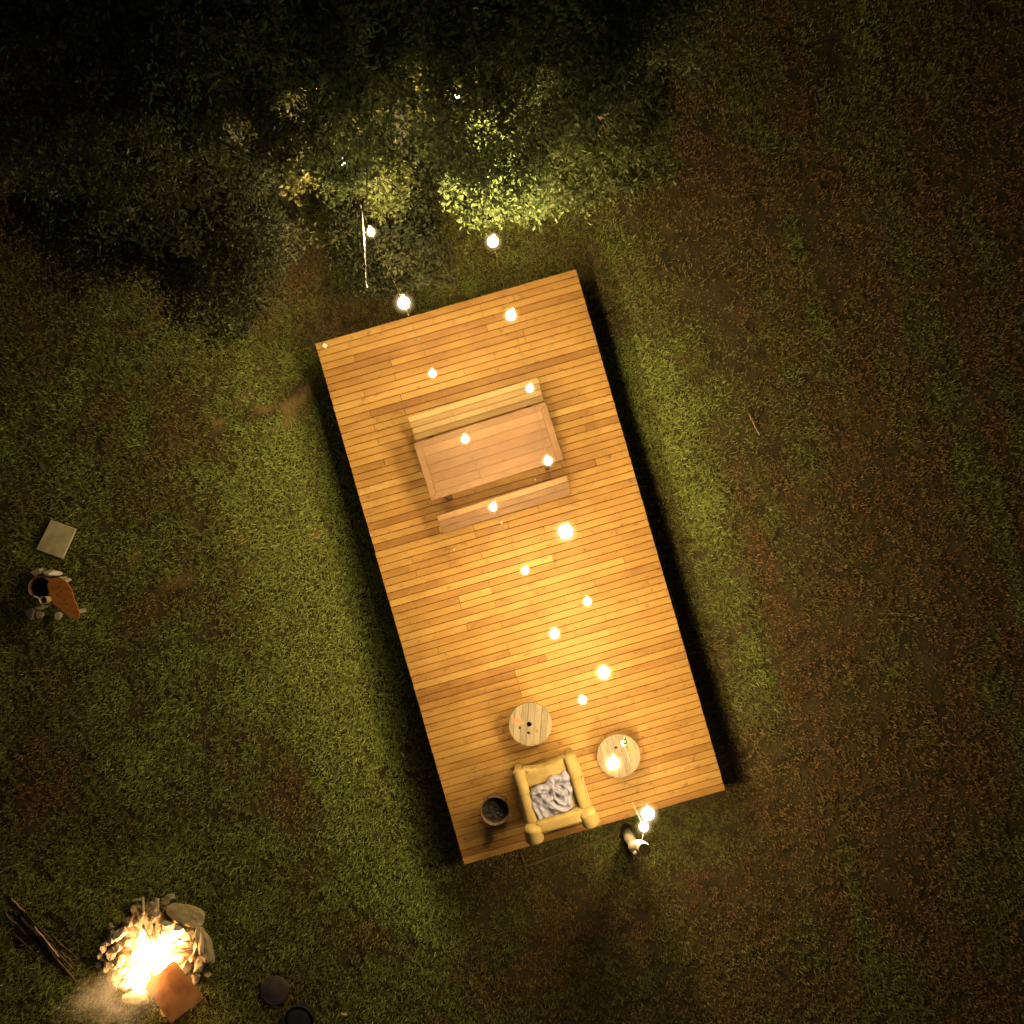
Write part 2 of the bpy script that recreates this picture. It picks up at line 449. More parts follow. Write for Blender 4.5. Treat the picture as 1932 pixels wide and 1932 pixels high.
M_grass = leaf_mat("grass_blades", trans=0.33)
def grass_field():
    xs = []; sz = []
    n1 = int(17.2*17.2*3400); A = rng.uniform(-8.6, 8.6, (n1, 2)); xs.append(A); sz.append(np.ones(n1))
    n2 = int(26*26*420); B = rng.uniform(-13, 13, (n2, 2))
    B = B[np.maximum(abs(B[:,0]), abs(B[:,1])) > 8.6]; xs.append(B); sz.append(np.full(len(B), 1.7))
    XY = np.concatenate(xs); S = np.concatenate(sz)
    X, Y = XY[:,0], XY[:,1]
    # tufts: pull blades toward clump centres, drop some where the turf is thin
    thin = vnoise(X, Y, 8.0, 31)*0.35 + vnoise(X, Y, 17.0, 32)*0.65
    keep = thin > (0.16 + 0.14*np.clip(dryness(X, Y)/.35, 0, 1) + 0.10*vnoise(X, Y, 1.4, 33) + 0.16*np.clip(dryness(X, Y)-.62, 0, .4))
    lx, ly = deck_local(X, Y)
    rut = vnoise((lx + .35*(vnoise(X, Y, .25, 51)-.5))*3.1, ly*.33, 1.0, 53)
    keep &= rng.random(len(X)) > np.clip((rut-.66)*3.5, 0, .75)*np.clip((lx-2.4)/1.2, 0, 1)
    keep &= rng.random(len(X)) > np.clip((bareness(X, Y)*(.55+.9*vnoise(X, Y, 13.0, 46))-.22)*2.0, 0, .66)
    keep &= ~((abs(lx) < DW/2-0.45) & (abs(ly) < DL/2-0.45))
    f = P(293, 1789, 0); keep &= np.hypot(X-f.x, Y-f.y) > 0.62
    b = P(75, 1768, 0); keep &= ~((np.hypot(X-b.x, Y-b.y) < 0.45) & (rng.random(len(X)) < 0.5))
    X, Y, S, thin = X[keep], Y[keep], S[keep], thin[keep]
    n = len(X)
    dry = dryness(X, Y)
    Z = ground_h(X, Y)
    tall = 0.75 + 0.7*vnoise(X, Y, 3.0, 35)
    Lh = rng.uniform(0.030, 0.085, n)*S*tall*(1.05-0.35*dry)
    az = rng.uniform(0, 2*math.pi, n) 
    lean = rng.uniform(0.7, 1.4, n)
    W = rng.uniform(0.0035, 0.0078, n)*S
    dx, dy = np.cos(az), np.sin(az)
    side = np.stack([-dy, dx, np.zeros(n)], 1)*W[:,None]
    base = np.stack([X, Y, Z-0.004], 1)
    fwd = np.stack([dx, dy, np.zeros(n)], 1)
    mid = base + fwd*(Lh*0.5*np.sin(lean*0.6))[:,None] + np.array([0,0,1.0])*(Lh*0.55*np.cos(lean*0.6))[:,None]
    tip = mid + fwd*(Lh*0.6*np.sin(lean*1.15))[:,None] + np.array([0,0,1.0])*(Lh*0.5*np.cos(lean*1.15))[:,None]
    V = np.stack([base-side*0.8, base+side*0.8, mid+side, mid-side, tip], 1).reshape(-1, 3)
    k = np.arange(n)*5
    F4 = np.stack([k, k+1, k+2, k+3], 1); F3 = np.stack([k+3, k+2, k+4], 1)
    me = mesh_np("grass", V, F3, F4)
    lush = np.array([0.345, 0.385, 0.084]); green = np.array([0.235, 0.250, 0.056]); olive = np.array([0.245, 0.205, 0.056]); brown = np.array([0.285, 0.158, 0.060])
    d = np.clip(dry + rng.normal(0, 0.11, n), 0, 1)[:,None]
    colr = np.where(d < 0.2, lush + (green-lush)*(d/0.2), np.where(d < 0.5, green + (olive-green)*((d-.2)/0.3), olive + (brown-olive)*((d-0.5)/0.5)))
    colr = colr*rng.uniform(0.55, 1.3, n)[:,None]
    straw = rng.random(n) < 0.012
    colr[straw] = np.array([0.30, 0.23, 0.11])
    c4 = np.repeat(np.concatenate([colr, np.ones((n,1))], 1), 5, 0)
    at = me.attributes.new("col", 'FLOAT_COLOR', 'POINT')
    at.data.foreach_set("color", c4.astype(np.float32).ravel())
    return tag(link("grass", me, M_grass), "short patchy lawn of green and dry brown grass around the deck", "grass", kind="stuff")
grass = grass_field()

# ------------------------------------------------------------------ trees
def leaves_mesh(name, centers, normals, per, size, spread, palette, seed):
    r = np.random.default_rng(seed)
    n0 = len(centers)
    C0 = np.repeat(centers, per, 0); n = len(C0)
    pos = C0 + r.normal(0, 1, (n, 3))*spread*np.array([1, 1, 0.6])
    nrm = np.repeat(normals, per, 0) + r.normal(0, 0.55, (n, 3)); nrm /= np.linalg.norm(nrm, axis=1)[:,None]
    ax = pos - C0 + r.normal(0, 0.03, (n, 3)); ax -= nrm*(ax*nrm).sum(1)[:,None]; ax /= np.linalg.norm(ax, axis=1)[:,None] + 1e-9
    sd = np.cross(nrm, ax)
    Ln = (size*r.uniform(0.6, 1.25, n))[:,None]; Wd = Ln*r.uniform(0.17, 0.27, n)[:,None]
    droop = r.uniform(0.0, 0.25, n)[:,None]
    a = pos - ax*Ln*0.5; t = pos + ax*Ln*0.5 - nrm*Ln*droop
    m = pos + nrm*Ln*0.02
    l = pos + sd*Wd + nrm*Ln*0.09; q = pos - sd*Wd + nrm*Ln*0.09
    V = np.stack([a, l, t, q], 1).reshape(-1, 3)
    k = np.arange(n)*4
    F3 = np.concatenate([np.stack([k, k+1, k+2], 1), np.stack([k, k+2, k+3], 1)])
    me = mesh_np(name, V, F3, None)
    pal = np.array(palette)
    w = np.repeat(r.random(n0), per)*0.6 + r.random(n)*0.4
    idx = w*(len(pal)-1); i0 = np.clip(np.floor(idx).astype(int), 0, len(pal)-2); fr = (idx-i0)[:,None]
    col = (pal[i0]*(1-fr) + pal[i0+1]*fr)*np.exp(r.normal(-.03, 0.25, n) + np.repeat(r.normal(0, .28, n0), per))[:,None]
    c4 = np.repeat(np.concatenate([np.clip(col, 0, .6), np.ones((n,1))], 1), 4, 0)
    at = me.attributes.new("col", 'FLOAT_COLOR', 'POINT'); at.data.foreach_set("color", c4.astype(np.float32).ravel())
    return me

M_leaf = leaf_mat("foliage", trans=0.3)
DARKPAL = [(0.030,0.034,0.013),(0.045,0.05,0.018),(0.075,0.078,0.03)]
DUSKPAL = [(0.062,0.076,0.028),(0.095,0.112,0.04),(0.15,0.165,0.065)]  # paler copy of the dark leaves, for crowns that look lit
DIMPAL = [(0.022,0.024,0.008),(0.035,0.036,0.012),(0.055,0.05,0.018)]  # leaf colour cut where the bulbs light crowns too strongly
MIDPAL = [(0.030,0.036,0.010),(0.045,0.05,0.014),(0.065,0.062,0.022)]
LIGHTPAL = [(0.16,0.22,0.055),(0.25,0.31,0.10),(0.37,0.41,0.18)]  # leaf colour raised to strengthen the lamplight on this crown
MIDPAL2 = [(0.085,0.10,0.024),(0.12,0.132,0.036),(0.17,0.165,0.06)]
GOLDPAL = [(0.11,0.11,0.03),(0.16,0.14,0.04),(0.20,0.17,0.06)]
def tree(name, label, px, py, zc, Rr, Rz, ncl, per, size, pal, seed, cat="tree", trunk_off=(0,0), trunk_r=0.07, limbs=12, group=None, spread=0.075, keepout=(), extra=(), parts=('trunk','crown')):
    r = np.random.default_rng(seed); rr = random.Random(seed)
    c = P(px, py, zc)
    base = Vector((c.x+trunk_off[0], c.y+trunk_off[1], 0))
    t = thing(name, label, cat, base, 0, group)
    cl = np.array([c.x-base.x, c.y-base.y, c.z])
    # lumpy outline
    ph = r.uniform(0, 6.28, (6,)); am = r.uniform(0.06, 0.17, (6,))
    d = r.normal(0, 1, (int(ncl*1.5)+50, 3)); d /= np.linalg.norm(d, axis=1)[:,None]
    th = np.arctan2(d[:,1], d[:,0]); el = d[:,2]
    lump = 1 + sum(am[k]*np.sin((k+2)*th + ph[k] + 2.0*el*(k % 3)) for k in range(6))
    u = r.random(len(d))**(1/2.4)
    pts = d*(u*lump)[:,None]*np.array([Rr, Rr, Rz])
    # holes: drop clusters where a coarse noise is low, so that depth shows through
    hole = np.array([mnoise.noise(Vector((p[0]*1.6+seed, p[1]*1.6, p[2]*1.6))) for p in pts])
    pts = pts[hole > -0.13][:ncl]
    W = pts + cl
    for (kx, ky, kr) in keepout:      # open windows in the crown
        s = (CAM_H - W[:,2])/FOC
        q = np.hypot((W[:,0]+base.x)/s + 966 - kx, -(W[:,1]+base.y)/s + 966 - ky)
        W = W[q > kr*r.uniform(0.75, 1.15, len(W))]
    for (ex, ey, ez, er, en) in extra:  # overhanging sprays
        q = P(ex, ey, ez)
        W = np.concatenate([W, np.array([q.x-base.x, q.y-base.y, ez]) + r.normal(0, 1, (en, 3))*er*np.array([.6,.6,.35])])
    nr = (W-cl)/np.array([Rr, Rr, Rz]); nr = nr*0.5 + np.array([0,0,0.75])
    me = leaves_mesh(parts[1], W, nr, per, size, spread, pal, seed+5)
    link(parts[1], me, M_leaf, t)
    mb = MB()
    top = Vector(cl) - Vector((0,0,Rz*0.25))
    pth = [Vector((0,0,-0.05))]
    for k in range(1, 6):
        f = k/5
        pth.append(Vector((top.x*f**1.5 + rr.uniform(-.05,.05), top.y*f**1.5 + rr.uniform(-.05,.05), top.z*f)))
    mb.tube(pth, [trunk_r*1.25, trunk_r, trunk_r*.9, trunk_r*.8, trunk_r*.65, trunk_r*.5], 9)
    for k in range(limbs):
        e = Vector(W[rr.randrange(len(W))])
        st = pth[rr.choice([2,3,3,4,4,5])] if len(pth) > 5 else top
        midp = (st+e)*0.5 + Vector((rr.uniform(-.15,.15), rr.uniform(-.15,.15), rr.uniform(-.05,.12)))
        r0 = trunk_r*rr.uniform(0.25, 0.42)
        mb.tube([st, st.lerp(midp, .55), midp, midp.lerp(e, .6), e], [r0, r0*.75, r0*.5, r0*.3, 0.004], 6)
        for j in range(3):
            e2 = e + Vector((rr.uniform(-.35,.35), rr.uniform(-.35,.35), rr.uniform(-.1,.2)))
            mb.tube([midp, midp.lerp(e2, .5)+Vector((0,0,.04)), e2], [r0*.35, r0*.25, 0.003], 5)
    mb.build(parts[0], M_bark, t, smooth=True)
    return t

TG = "trees along the upper edge"
tree("broadleaf_tree", "tall dark broadleaf tree reaching the top right of the grove, beside the open lawn", 1070, -25, 5.2, 1.5, 0.95, 3000, 16, 0.07, DUSKPAL, 101, group=TG, limbs=14, keepout=((930,456,40),), extra=((893,312,3.9,.2,50),(870,290,4.2,.25,40)))
tree("broadleaf_tree", "tall dark broadleaf tree at top centre behind the light strings", 700, 40, 5.4, 1.45, 0.95, 2600, 16, 0.066, DUSKPAL, 102, group=TG, limbs=14, keepout=((780,140,42),(868,50,10),(560,210,40),(930,456,40)), extra=((648,300,3.9,.2,45),(660,330,3.8,.22,45),(612,165,4.0,.25,60),(830,240,4.2,.35,80)))
tree("broadleaf_tree", "nearly black broadleaf tree left of the top centre of the grove", 345, 120, 5.0, 1.45, 0.9, 2500, 16, 0.066, DARKPAL, 103, group=TG, keepout=((450,250,40),(550,190,40)))
tree("broadleaf_tree", "broadleaf tree in the darkest top left corner", 90, 150, 4.6, 1.15, 0.8, 1300, 13, 0.07, DARKPAL, 104, group=TG)
tree("broadleaf_tree", "low olive tree with ragged branches reaching down the lawn left of the deck", 400, 440, 2.4, 1.0, 0.75, 1900, 17, 0.062, DIMPAL, 105, group=TG, trunk_off=(-.1,.5), limbs=18)
tree("broadleaf_tree", "low dark tree at the left whose crown ends above the dry left margin", 190, 380, 2.9, 0.95, 0.7, 1400, 16, 0.066, DIMPAL, 106, group=TG, trunk_off=(0,.4))
tree("broadleaf_tree", "dim green tree beneath the hanging white rope at the head of the deck", 735, 440, 1.3, 0.80, 0.65, 1200, 17, 0.062, DIMPAL, 107, group=TG, trunk_off=(-.1,.5), limbs=14)
tree("broadleaf_tree", "leafy tree brightly lit yellow green under the lights at the grove edge", 985, 300, 2.25, 0.80, 0.5, 1350, 20, 0.064, LIGHTPAL, 108, group=TG, trunk_off=(-.15,.35), limbs=22, trunk_r=0.085)
tree("broadleaf_tree", "small bright leafed tree glowing between dark crowns left of the brightest one", 710, 285, 1.9, 0.62, 0.45, 750, 18, 0.064, MIDPAL2, 109, group=TG, trunk_off=(0,.4), limbs=16)
tree("broadleaf_tree", "olive tree with pale bare twigs at the right end of the grove", 1150, 230, 2.7, 0.9, 0.8, 1500, 17, 0.064, MIDPAL2, 110, group=TG, trunk_off=(.1,.4), limbs=20)
tree("broadleaf_tree", "golden leafed tree glimpsed in a gap of the dark crowns upper left", 560, 190, 2.4, 0.85, 0.6, 850, 13, 0.085, GOLDPAL, 111, group=TG, trunk_off=(0,.3), limbs=14, keepout=((450,255,26),))
tree("broadleaf_tree", "golden leafed tree glimpsed through the gap at top centre", 790, 140, 2.4, 0.6, 0.5, 520, 13, 0.085, GOLDPAL, 112, group=TG, trunk_off=(0,.3), limbs=12)
tree("broadleaf_tree", "dark tree cut by the top edge of the photo at its right", 1215, -20, 4.6, 0.62, 0.8, 800, 15, 0.07, DUSKPAL, 113, group=TG)

# one spray of rust coloured leaves in the dark gap
q = P(458, 216, 3.6)
t = thing("leafy_branch", "small spray of rust red leaves in the dark gap among the upper left trees", "branch", q)
cl_ = np.array([[.0,.06,0],[.03,.03,0],[.03,-.02,.0],[.05,-.05,0],[.07,-.09,0]])
link("leaves", leaves_mesh("leaves", cl_, np.tile([[.2,.1,1.0]], (5,1)), 7, .075, .03, [(.34,.11,.05),(.48,.19,.09)], 9), M_leaf, t)
MB().tube([(-.3,.2,-.3),(0,.06,-.02),(.04,-.02,-.02),(.08,-.1,-.02)], [.010,.006,.004,.002], 6).build("twig", M_bark, t, smooth=True)

# pale bare branch spray on the right
bb = P(1120, 215, 3.4)
t = thing("bare_branch", "pale leafless branch spray poking from the foliage at the right of the grove", "branch", bb)
mb = MB()
for k in range(9):
    a = R(-60 + k*14 + random.uniform(-8, 8)); ln = random.uniform(.25, .5)
    e = Vector((math.cos(a)*ln, math.sin(a)*ln*0.7 - .05, random.uniform(.0, .15)))
    mb.tube([(0,0,0), e*0.5+Vector((0,.03,.03)), e], [.007, .005, .002], 5)
mb.build("twigs", M_twiglight, t, smooth=True)

# ------------------------------------------------------------------ deck
def tones(me, tone, shift):
    a = me.attributes.new("tone", 'FLOAT', 'FACE'); a.data.foreach_set("value", np.array(tone, dtype=np.float32))
    b = me.attributes.new("shift", 'FLOAT', 'FACE'); b.data.foreach_set("value", np.array(shift, dtype=np.float32))

def planks(name, rects, z0, z1, mat, parent, bev=0.003, tone_sd=0.12, seed=1, tone_fn=None):
    """rects: (x0,x1,y0,y1) boards as chamfered boxes in ONE mesh, each with its own tone"""
    rr = random.Random(seed)
    v = []; f = []; tn = []; sh = []
    for (x0, x1, y0, y1) in rects:
        k = len(v); b = bev
        zz = z1 + rr.uniform(-0.0012, 0.0012)
        v += [(x0,y0,z0),(x1,y0,z0),(x1,y1,z0),(x0,y1,z0),
              (x0,y0,zz-b),(x1,y0,zz-b),(x1,y1,zz-b),(x0,y1,zz-b),
              (x0+b,y0+b,zz),(x1-b,y0+b,zz),(x1-b,y1-b,zz),(x0+b,y1-b,zz)]
        fs = [(3,2,1,0),(0,1,5,4),(1,2,6,5),(2,3,7,6),(3,0,4,7),(4,5,9,8),(5,6,10,9),(6,7,11,10),(7,4,8,11),(8,9,10,11)]
        f += [[i+k for i in q] for q in fs]
        tv = rr.gauss(0.5, tone_sd) if tone_fn is None else tone_fn((x0+x1)/2, (y0+y1)/2, rr)
        tv = max(0.1, min(0.95, tv)); s = rr.random()
        tn += [tv]*len(fs); sh += [s]*len(fs)
    me = bpy.data.meshes.new(name); me.from_pydata(v, [], f)
    tones(me, tn, sh)
    return link(name, me, mat, parent)

deck = thing("deck", "long raised timber deck with closely spaced boards in the middle of the lawn", "deck", (dk.x, dk.y, 0), DECK_A)
NB = 75; pitch = DL/NB; gap = 0.0075
rects = []
rr = random.Random(3)
joists = [-DW/2 + DW*k/8 for k in range(9)]
for i in range(NB):
    y0 = -DL/2 + i*pitch + gap/2; y1 = y0 + pitch - gap
    cuts = sorted(set([rr.choice(joists[1:8])] + ([rr.choice(joists[2:7])] if rr.random() < .55 else [])))
    xs = [-DW/2 + rr.uniform(-.002, .002)] + cuts + [DW/2 + rr.uniform(-.002, .002)]
    for a, b in zip(xs[:-1], xs[1:]):
        rects.append((a + (.0012 if a != xs[0] else 0), b - (.0012 if b != xs[-1] else 0), y0, y1))
def dtone(x, y, r):
    return r.gauss(0.50, 0.105)
planks("deck_boards", rects, DZ-0.022, DZ, M_deck, deck, seed=5, tone_fn=dtone)
mb = MB()
for k, x in enumerate(joists):
    xx = max(-DW/2+.045, min(DW/2-.045, x))
    mb.box(xx-.022, xx+.022, -DL/2+.03, DL/2-.03, DZ-.17, DZ-.0235)
for y in (-DL/2+.05, DL/2-.05, 0):
    mb.box(-DW/2+.08, DW/2-.08, y-.02, y+.02, DZ-.29, DZ-.172)
mb.build("joist_frame", M_frame, deck)
for x in (-DW/2+.15, 0, DW/2-.15):
    for y in (-DL/2+.05, 0, DL/2-.05):
        MB().box(x-.045, x+.045, y-.045, y+.045, -.05, DZ-.292).build("support_post", M_frame, deck, bevel=.004)

# small white block on the deck corner, its timber notch dark beside it
def small_block():
    p = P(613, 652.5, DZ+.03)
    o = MB().box(-.027, .027, -.027, .027, 0, .055).build("block", M_white, None, bevel=.004)
    o.location = (p.x, p.y, DZ+.002); o.rotation_euler = (0, 0, R(-33))
    tag(o, "small white block on the upper left corner of the deck", "block")
small_block()

# ------------------------------------------------------------------ table and benches
def dining_table():
    p = P(921.8, 851.5, DZ+.75)
    t = thing("dining_table", "reddish brown wooden dining table with framed top between the two benches", "table", (p.x, p.y, DZ), R(17.4))
    L_, W_ = 1.79, 0.775; fr = .085; h = .75
    rc = []
    n = 5; w = (W_-2*fr)/n
    for i in range(n):
        y0 = -W_/2+fr+i*w
        rc.append((-L_/2+fr+.001, L_/2-fr-.001, y0+.0006, y0+w-.0006))
    planks("tabletop", rc, h-.03, h, M_table, t, bev=.002, tone_sd=.10, seed=21)
    # frame round the top, mitred
    fm = MB(); a, b = L_/2, W_/2; c, d = a-fr, b-fr
    for poly in ([(-a,b),(a,b),(c,d),(-c,d)], [(a,-b),(-a,-b),(-c,-d),(c,-d)], [(-a,-b),(-a,b),(-c,d),(-c,-d)], [(a,b),(a,-b),(c,-d),(c,d)]):
        cx = sum(q[0] for q in poly)/4; cy = sum(q[1] for q in poly)/4
        poly = [(q[0]*.9995+cx*.0005, q[1]*.9985+cy*.0015) for q in poly]
        fm.prism(poly, h-.032, h+.001)
    o = fm.build("top_frame", M_table, t, bevel=.002)
    tones(o.data, [.5+.06*math.sin(i*.37) for i in range(len(o.data.polygons))], [.3]*len(o.data.polygons))
    ap = MB()
    ap.box(-L_/2+.14, L_/2-.14, -W_/2+.1, -W_/2+.125, h-.12, h-.033)
    ap.box(-L_/2+.14, L_/2-.14, W_/2-.125, W_/2-.1, h-.12, h-.033)
    ap.box(-L_/2+.14, -L_/2+.165, -W_/2+.126, W_/2-.126, h-.12, h-.033)
    ap.box(L_/2-.165, L_/2-.14, -W_/2+.126, W_/2-.126, h-.12, h-.033)
    o = ap.build("apron", M_table, t); tones(o.data, [.45]*len(o.data.polygons), [.6]*len(o.data.polygons))
    for sx in (-1, 1):
        for sy in (-1, 1):
            lg = MB(); x = sx*(L_/2-.2); y = sy*(W_/2-.03)
            # splayed legs whose feet reach past the top
            lg.add([(x-.035,y-.03-sy*.10,h-.034),(x+.035,y-.03-sy*.10,h-.034),(x+.035,y+.03-sy*.10,h-.034),(x-.035,y+.03-sy*.10,h-.034),
                    (x-.035,y-.03+sy*.05,.001),(x+.035,y-.03+sy*.05,.001),(x+.035,y+.03+sy*.05,.001),(x-.035,y+.03+sy*.05,.001)],
                   [(0,1,2,3),(7,6,5,4),(0,4,5,1),(1,5,6,2),(2,6,7,3),(3,7,4,0)])
            o = lg.build("leg", M_table, t, bevel=.004); tones(o.data, [.5]*len(o.data.polygons), [.1]*len(o.data.polygons))
    o = MB().box(-L_/2+.24, L_/2-.24, -.03, .03, .14, .22).build("stretcher", M_table, t, bevel=.004)
    tones(o.data, [.45]*len(o.data.polygons), [.1]*len(o.data.polygons))
dining_table()
def bench(px, py, depth, ang, mat, label, seed, n=3, tones_=None):
    p = P(px, py, DZ+.45)
    t = thing("bench", label, "bench", (p.x, p.y, DZ), R(ang), "benches at the dining table")
    L_ = 1.80; h = .45; w = depth/n
    rc = [(-L_/2+(.003*i), L_/2-.004*i, depth/2-(i+1)*w+.002, depth/2-i*w-.002) for i in range(n)]
    it = iter(tones_ or [.5]*n)
    planks("seat", rc, h-.035, h, mat, t, bev=.003, seed=seed, tone_fn=lambda x, y, r: next(it))
    for sx in (-1, 1):
        lg = MB(); x = sx*(L_/2-.22)
        lg.box(x-.03, x+.03, -depth/2+.02, depth/2-.02, h-.075, h-.036)
        o = lg.build("cleat", mat, t, bevel=.003); tones(o.data, [.4]*len(o.data.polygons), [.1]*len(o.data.polygons))
        for sy in (-1, 1):
            lg = MB(); y = sy*(depth/2-.05)
            lg.box(x-.028, x+.028, y-.025, y+.025, .001, h-.076)
            o = lg.build("leg", mat, t, bevel=.004); tones(o.data, [.45]*len(o.data.polygons), [.2]*len(o.data.polygons))
    o = MB().box(-L_/2+.26, L_/2-.26, -.015, .015, .16, .21).build("stretcher", mat, t, bevel=.003)
    tones(o.data, [.45]*len(o.data.polygons), [.2]*len(o.data.polygons))
bench(898.7, 771.5, .33, 17.0, M_bench, "pale yellow timber bench above the dining table", 31, 4, [.78,.42,.66,.28])
bench(951.5, 952.0, .25, 17.3, M_bench2, "brown timber bench below the dining table with one lighter front plank", 32, 3, [.85,.45,.38])

# crumbs and petals on the boards below the table
CR = [(848,973),(866,967),(903,960),(918,957),(1010,905),(1048,935),(946,986),(790,640),(857,1037),(700,1010)]
for k, (x, y) in enumerate(CR):
    z = DZ
    p = P(x, y, z+.004)
    o = MB().prism([(.011*math.cos(a)*(1.5 if i % 2 else 1), .008*math.sin(a)) for i, a in enumerate(np.linspace(0, 5.3, 6))], 0, .006).build("fallen_petal", M_white)
    o.location = (p.x, p.y, z+.002); o.rotation_euler = (0, 0, k*1.3)
    if k == 6: tag(o, "largest of the pale petals, alone below the lower bench", "petal", "petals fallen on the deck"); o.scale = (1.7, 1.7, 1.5)
    else: tag(o, "tiny pale petal fallen on the deck boards", "petal", "petals fallen on the deck")

# ------------------------------------------------------------------ cable reel tables
def disc_with_holes(name, rad, holes, z0, z1, mat, parent, rot, seed):
    """plank disc: each plank clipped to the circle, with real round holes"""
    bm = bmesh.new(); rr = random.Random(seed)
    tn = bm.faces.layers.float.new("tone"); sh = bm.faces.layers.float.new("shift")
    def loop(cx, cy, r, n):
        vs = [bm.verts.new((cx+r*math.cos(2*math.pi*k/n), cy+r*math.sin(2*math.pi*k/n), z1)) for k in range(n)]
        return [bm.edges.new((vs[k], vs[(k+1) % n])) for k in range(n)]
    es = loop(0, 0, rad, 56)
    for (x, y, r) in holes: es += loop(x, y, r, 14)
    bmesh.ops.triangle_fill(bm, use_beauty=True, use_dissolve=False, edges=es)
    # split along plank lines
    ca, sa = math.cos(rot), math.sin(rot)
    w = [-.215, -.125, -.04, .05, .14, .22]
    for x in w:
        bmesh.ops.bisect_plane(bm, geom=bm.verts[:]+bm.edges[:]+bm.faces[:], plane_co=(x*ca, x*sa, z1), plane_no=(ca, sa, 0))
    vals = [(rr.gauss(.5, .16), rr.random()) for _ in range(len(w)+1)]
    for f in bm.faces:
        c = f.calc_center_median(); u = c.x*ca + c.y*sa
        k = sum(1 for x in w if u > x)
        f[tn] = vals[k][0]; f[sh] = vals[k][1]
    r = bmesh.ops.extrude_face_region(bm, geom=bm.faces[:])
    for v in r["geom"]:
        if isinstance(v, bmesh.types.BMVert): v.co.z = z0
    bmesh.ops.recalc_face_normals(bm, faces=bm.faces[:])
    me = bpy.data.meshes.new(name); bm.to_mesh(me); bm.free()
    return link(name, me, mat, parent), w, ca, sa

def reel(px, py, label, holes, plugs, mat, rot, seed, h=.34):
    p = P(px, py, DZ+h)
    t = thing("cable_reel_table", label, "side table", (p.x, p.y, DZ), 0, "cable reels used as tables")
    rad = .288
    o, w, ca, sa = disc_with_holes("top_flange", rad, holes, h-.04, h, mat, t, rot, seed)
    # dark seams between planks: thin grooves set in as slim strips just proud
    sm = MB()
    for k, x in enumerate(w):
        ll = math.sqrt(max(0, rad*rad - x*x)) - .004
        M = Matrix.Rotation(rot, 4, 'Z')
        hw = .0016 if k % 2 else .0024
        lo, hi = -ll, ll
        # stop the seam at the central hole if it crosses it
        sm.box(x-hw, x+hw, lo, hi, h-.002, h+.0012, M)
    sm.build("seam", M_cut, t)
    MB().lathe([(.10, .041), (.09, .06), (.09, h-.06), (.10, h-.041), (.065, h-.041), (.065, .041)], 28, close=True).build("drum_core", mat, t, smooth=False)
    o = t.children[-1]; tones(o.data, [.35]*len(o.data.polygons), [.3]*len(o.data.polygons))
    o, *_ = disc_with_holes("bottom_flange", .225, [(0, 0, .03)], .001, .04, mat, t, rot, seed+1)
    for (x, y, r) in plugs:
        MB().lathe([(r, h-.038), (r, h-.007)], 16, Matrix.Translation((x, y, 0))).build("hole_plug", M_hole, t)
    return t
k = .000522
r1 = reel(1000.6, 1366.6, "cable reel table with open dark centre hole and a worn pink mark above the armchair",
     [(-30*k, 0, .034), (-270*k, -85*k, .021), (-45*k, -220*k, .022), (170*k, -175*k, .021)], [(170*k, -175*k, .0205)], M_reel, R(-4), 41)
mk = MB()
for (x0, x1, y0, y1, a) in ((-.245,-.12,.018,.05,-.12),(-.235,-.10,-.008,.016,-.18),(-.24,-.225,.03,.15,.1)):
    mk.box(x0, x1, y0, y1, .3402, .3416, Matrix.Rotation(a, 4, 'Z'))
mk.build("worn_paint_mark", M_pinkpaint, r1)
r2 = reel(1167.5, 1426.0, "greyer cable reel table under a lit bulb, orange stencil near its right rim",
     [(-75*k, 212*k, .020), (0, 15*k, .031), (200*k, -350*k, .018)], [(0, 15*k, .0305), (200*k, -350*k, .0175)], M_reel2, R(12), 45)
mk = MB()
M0 = Matrix.Translation((.165, .05, 0)) @ Matrix.Rotation(R(-8), 4, 'Z')
def stroke(x0, y0, x1, y1, w=.005, z=.3404):
    d = Vector((x1-x0, y1-y0)); nn = Vector((-d.y, d.x)).normalized()*w
    mk.prism([(x0+nn.x, y0+nn.y), (x0-nn.x, y0-nn.y), (x1-nn.x, y1-nn.y), (x1+nn.x, y1+nn.y)], z, z+.0012, M0)
for s in ((-.03,.04,.0,.045),(-.03,.04,-.012,.015),(-.012,.012,-.03,-.01),(-.03,-.013,.0,-.02),(.015,.045,.02,-.02),(.045,.04,.05,-.025),(.022,.012,.043,.01)):
    stroke(*s)
mk.build("stencil_mark", M_stencil, r2)

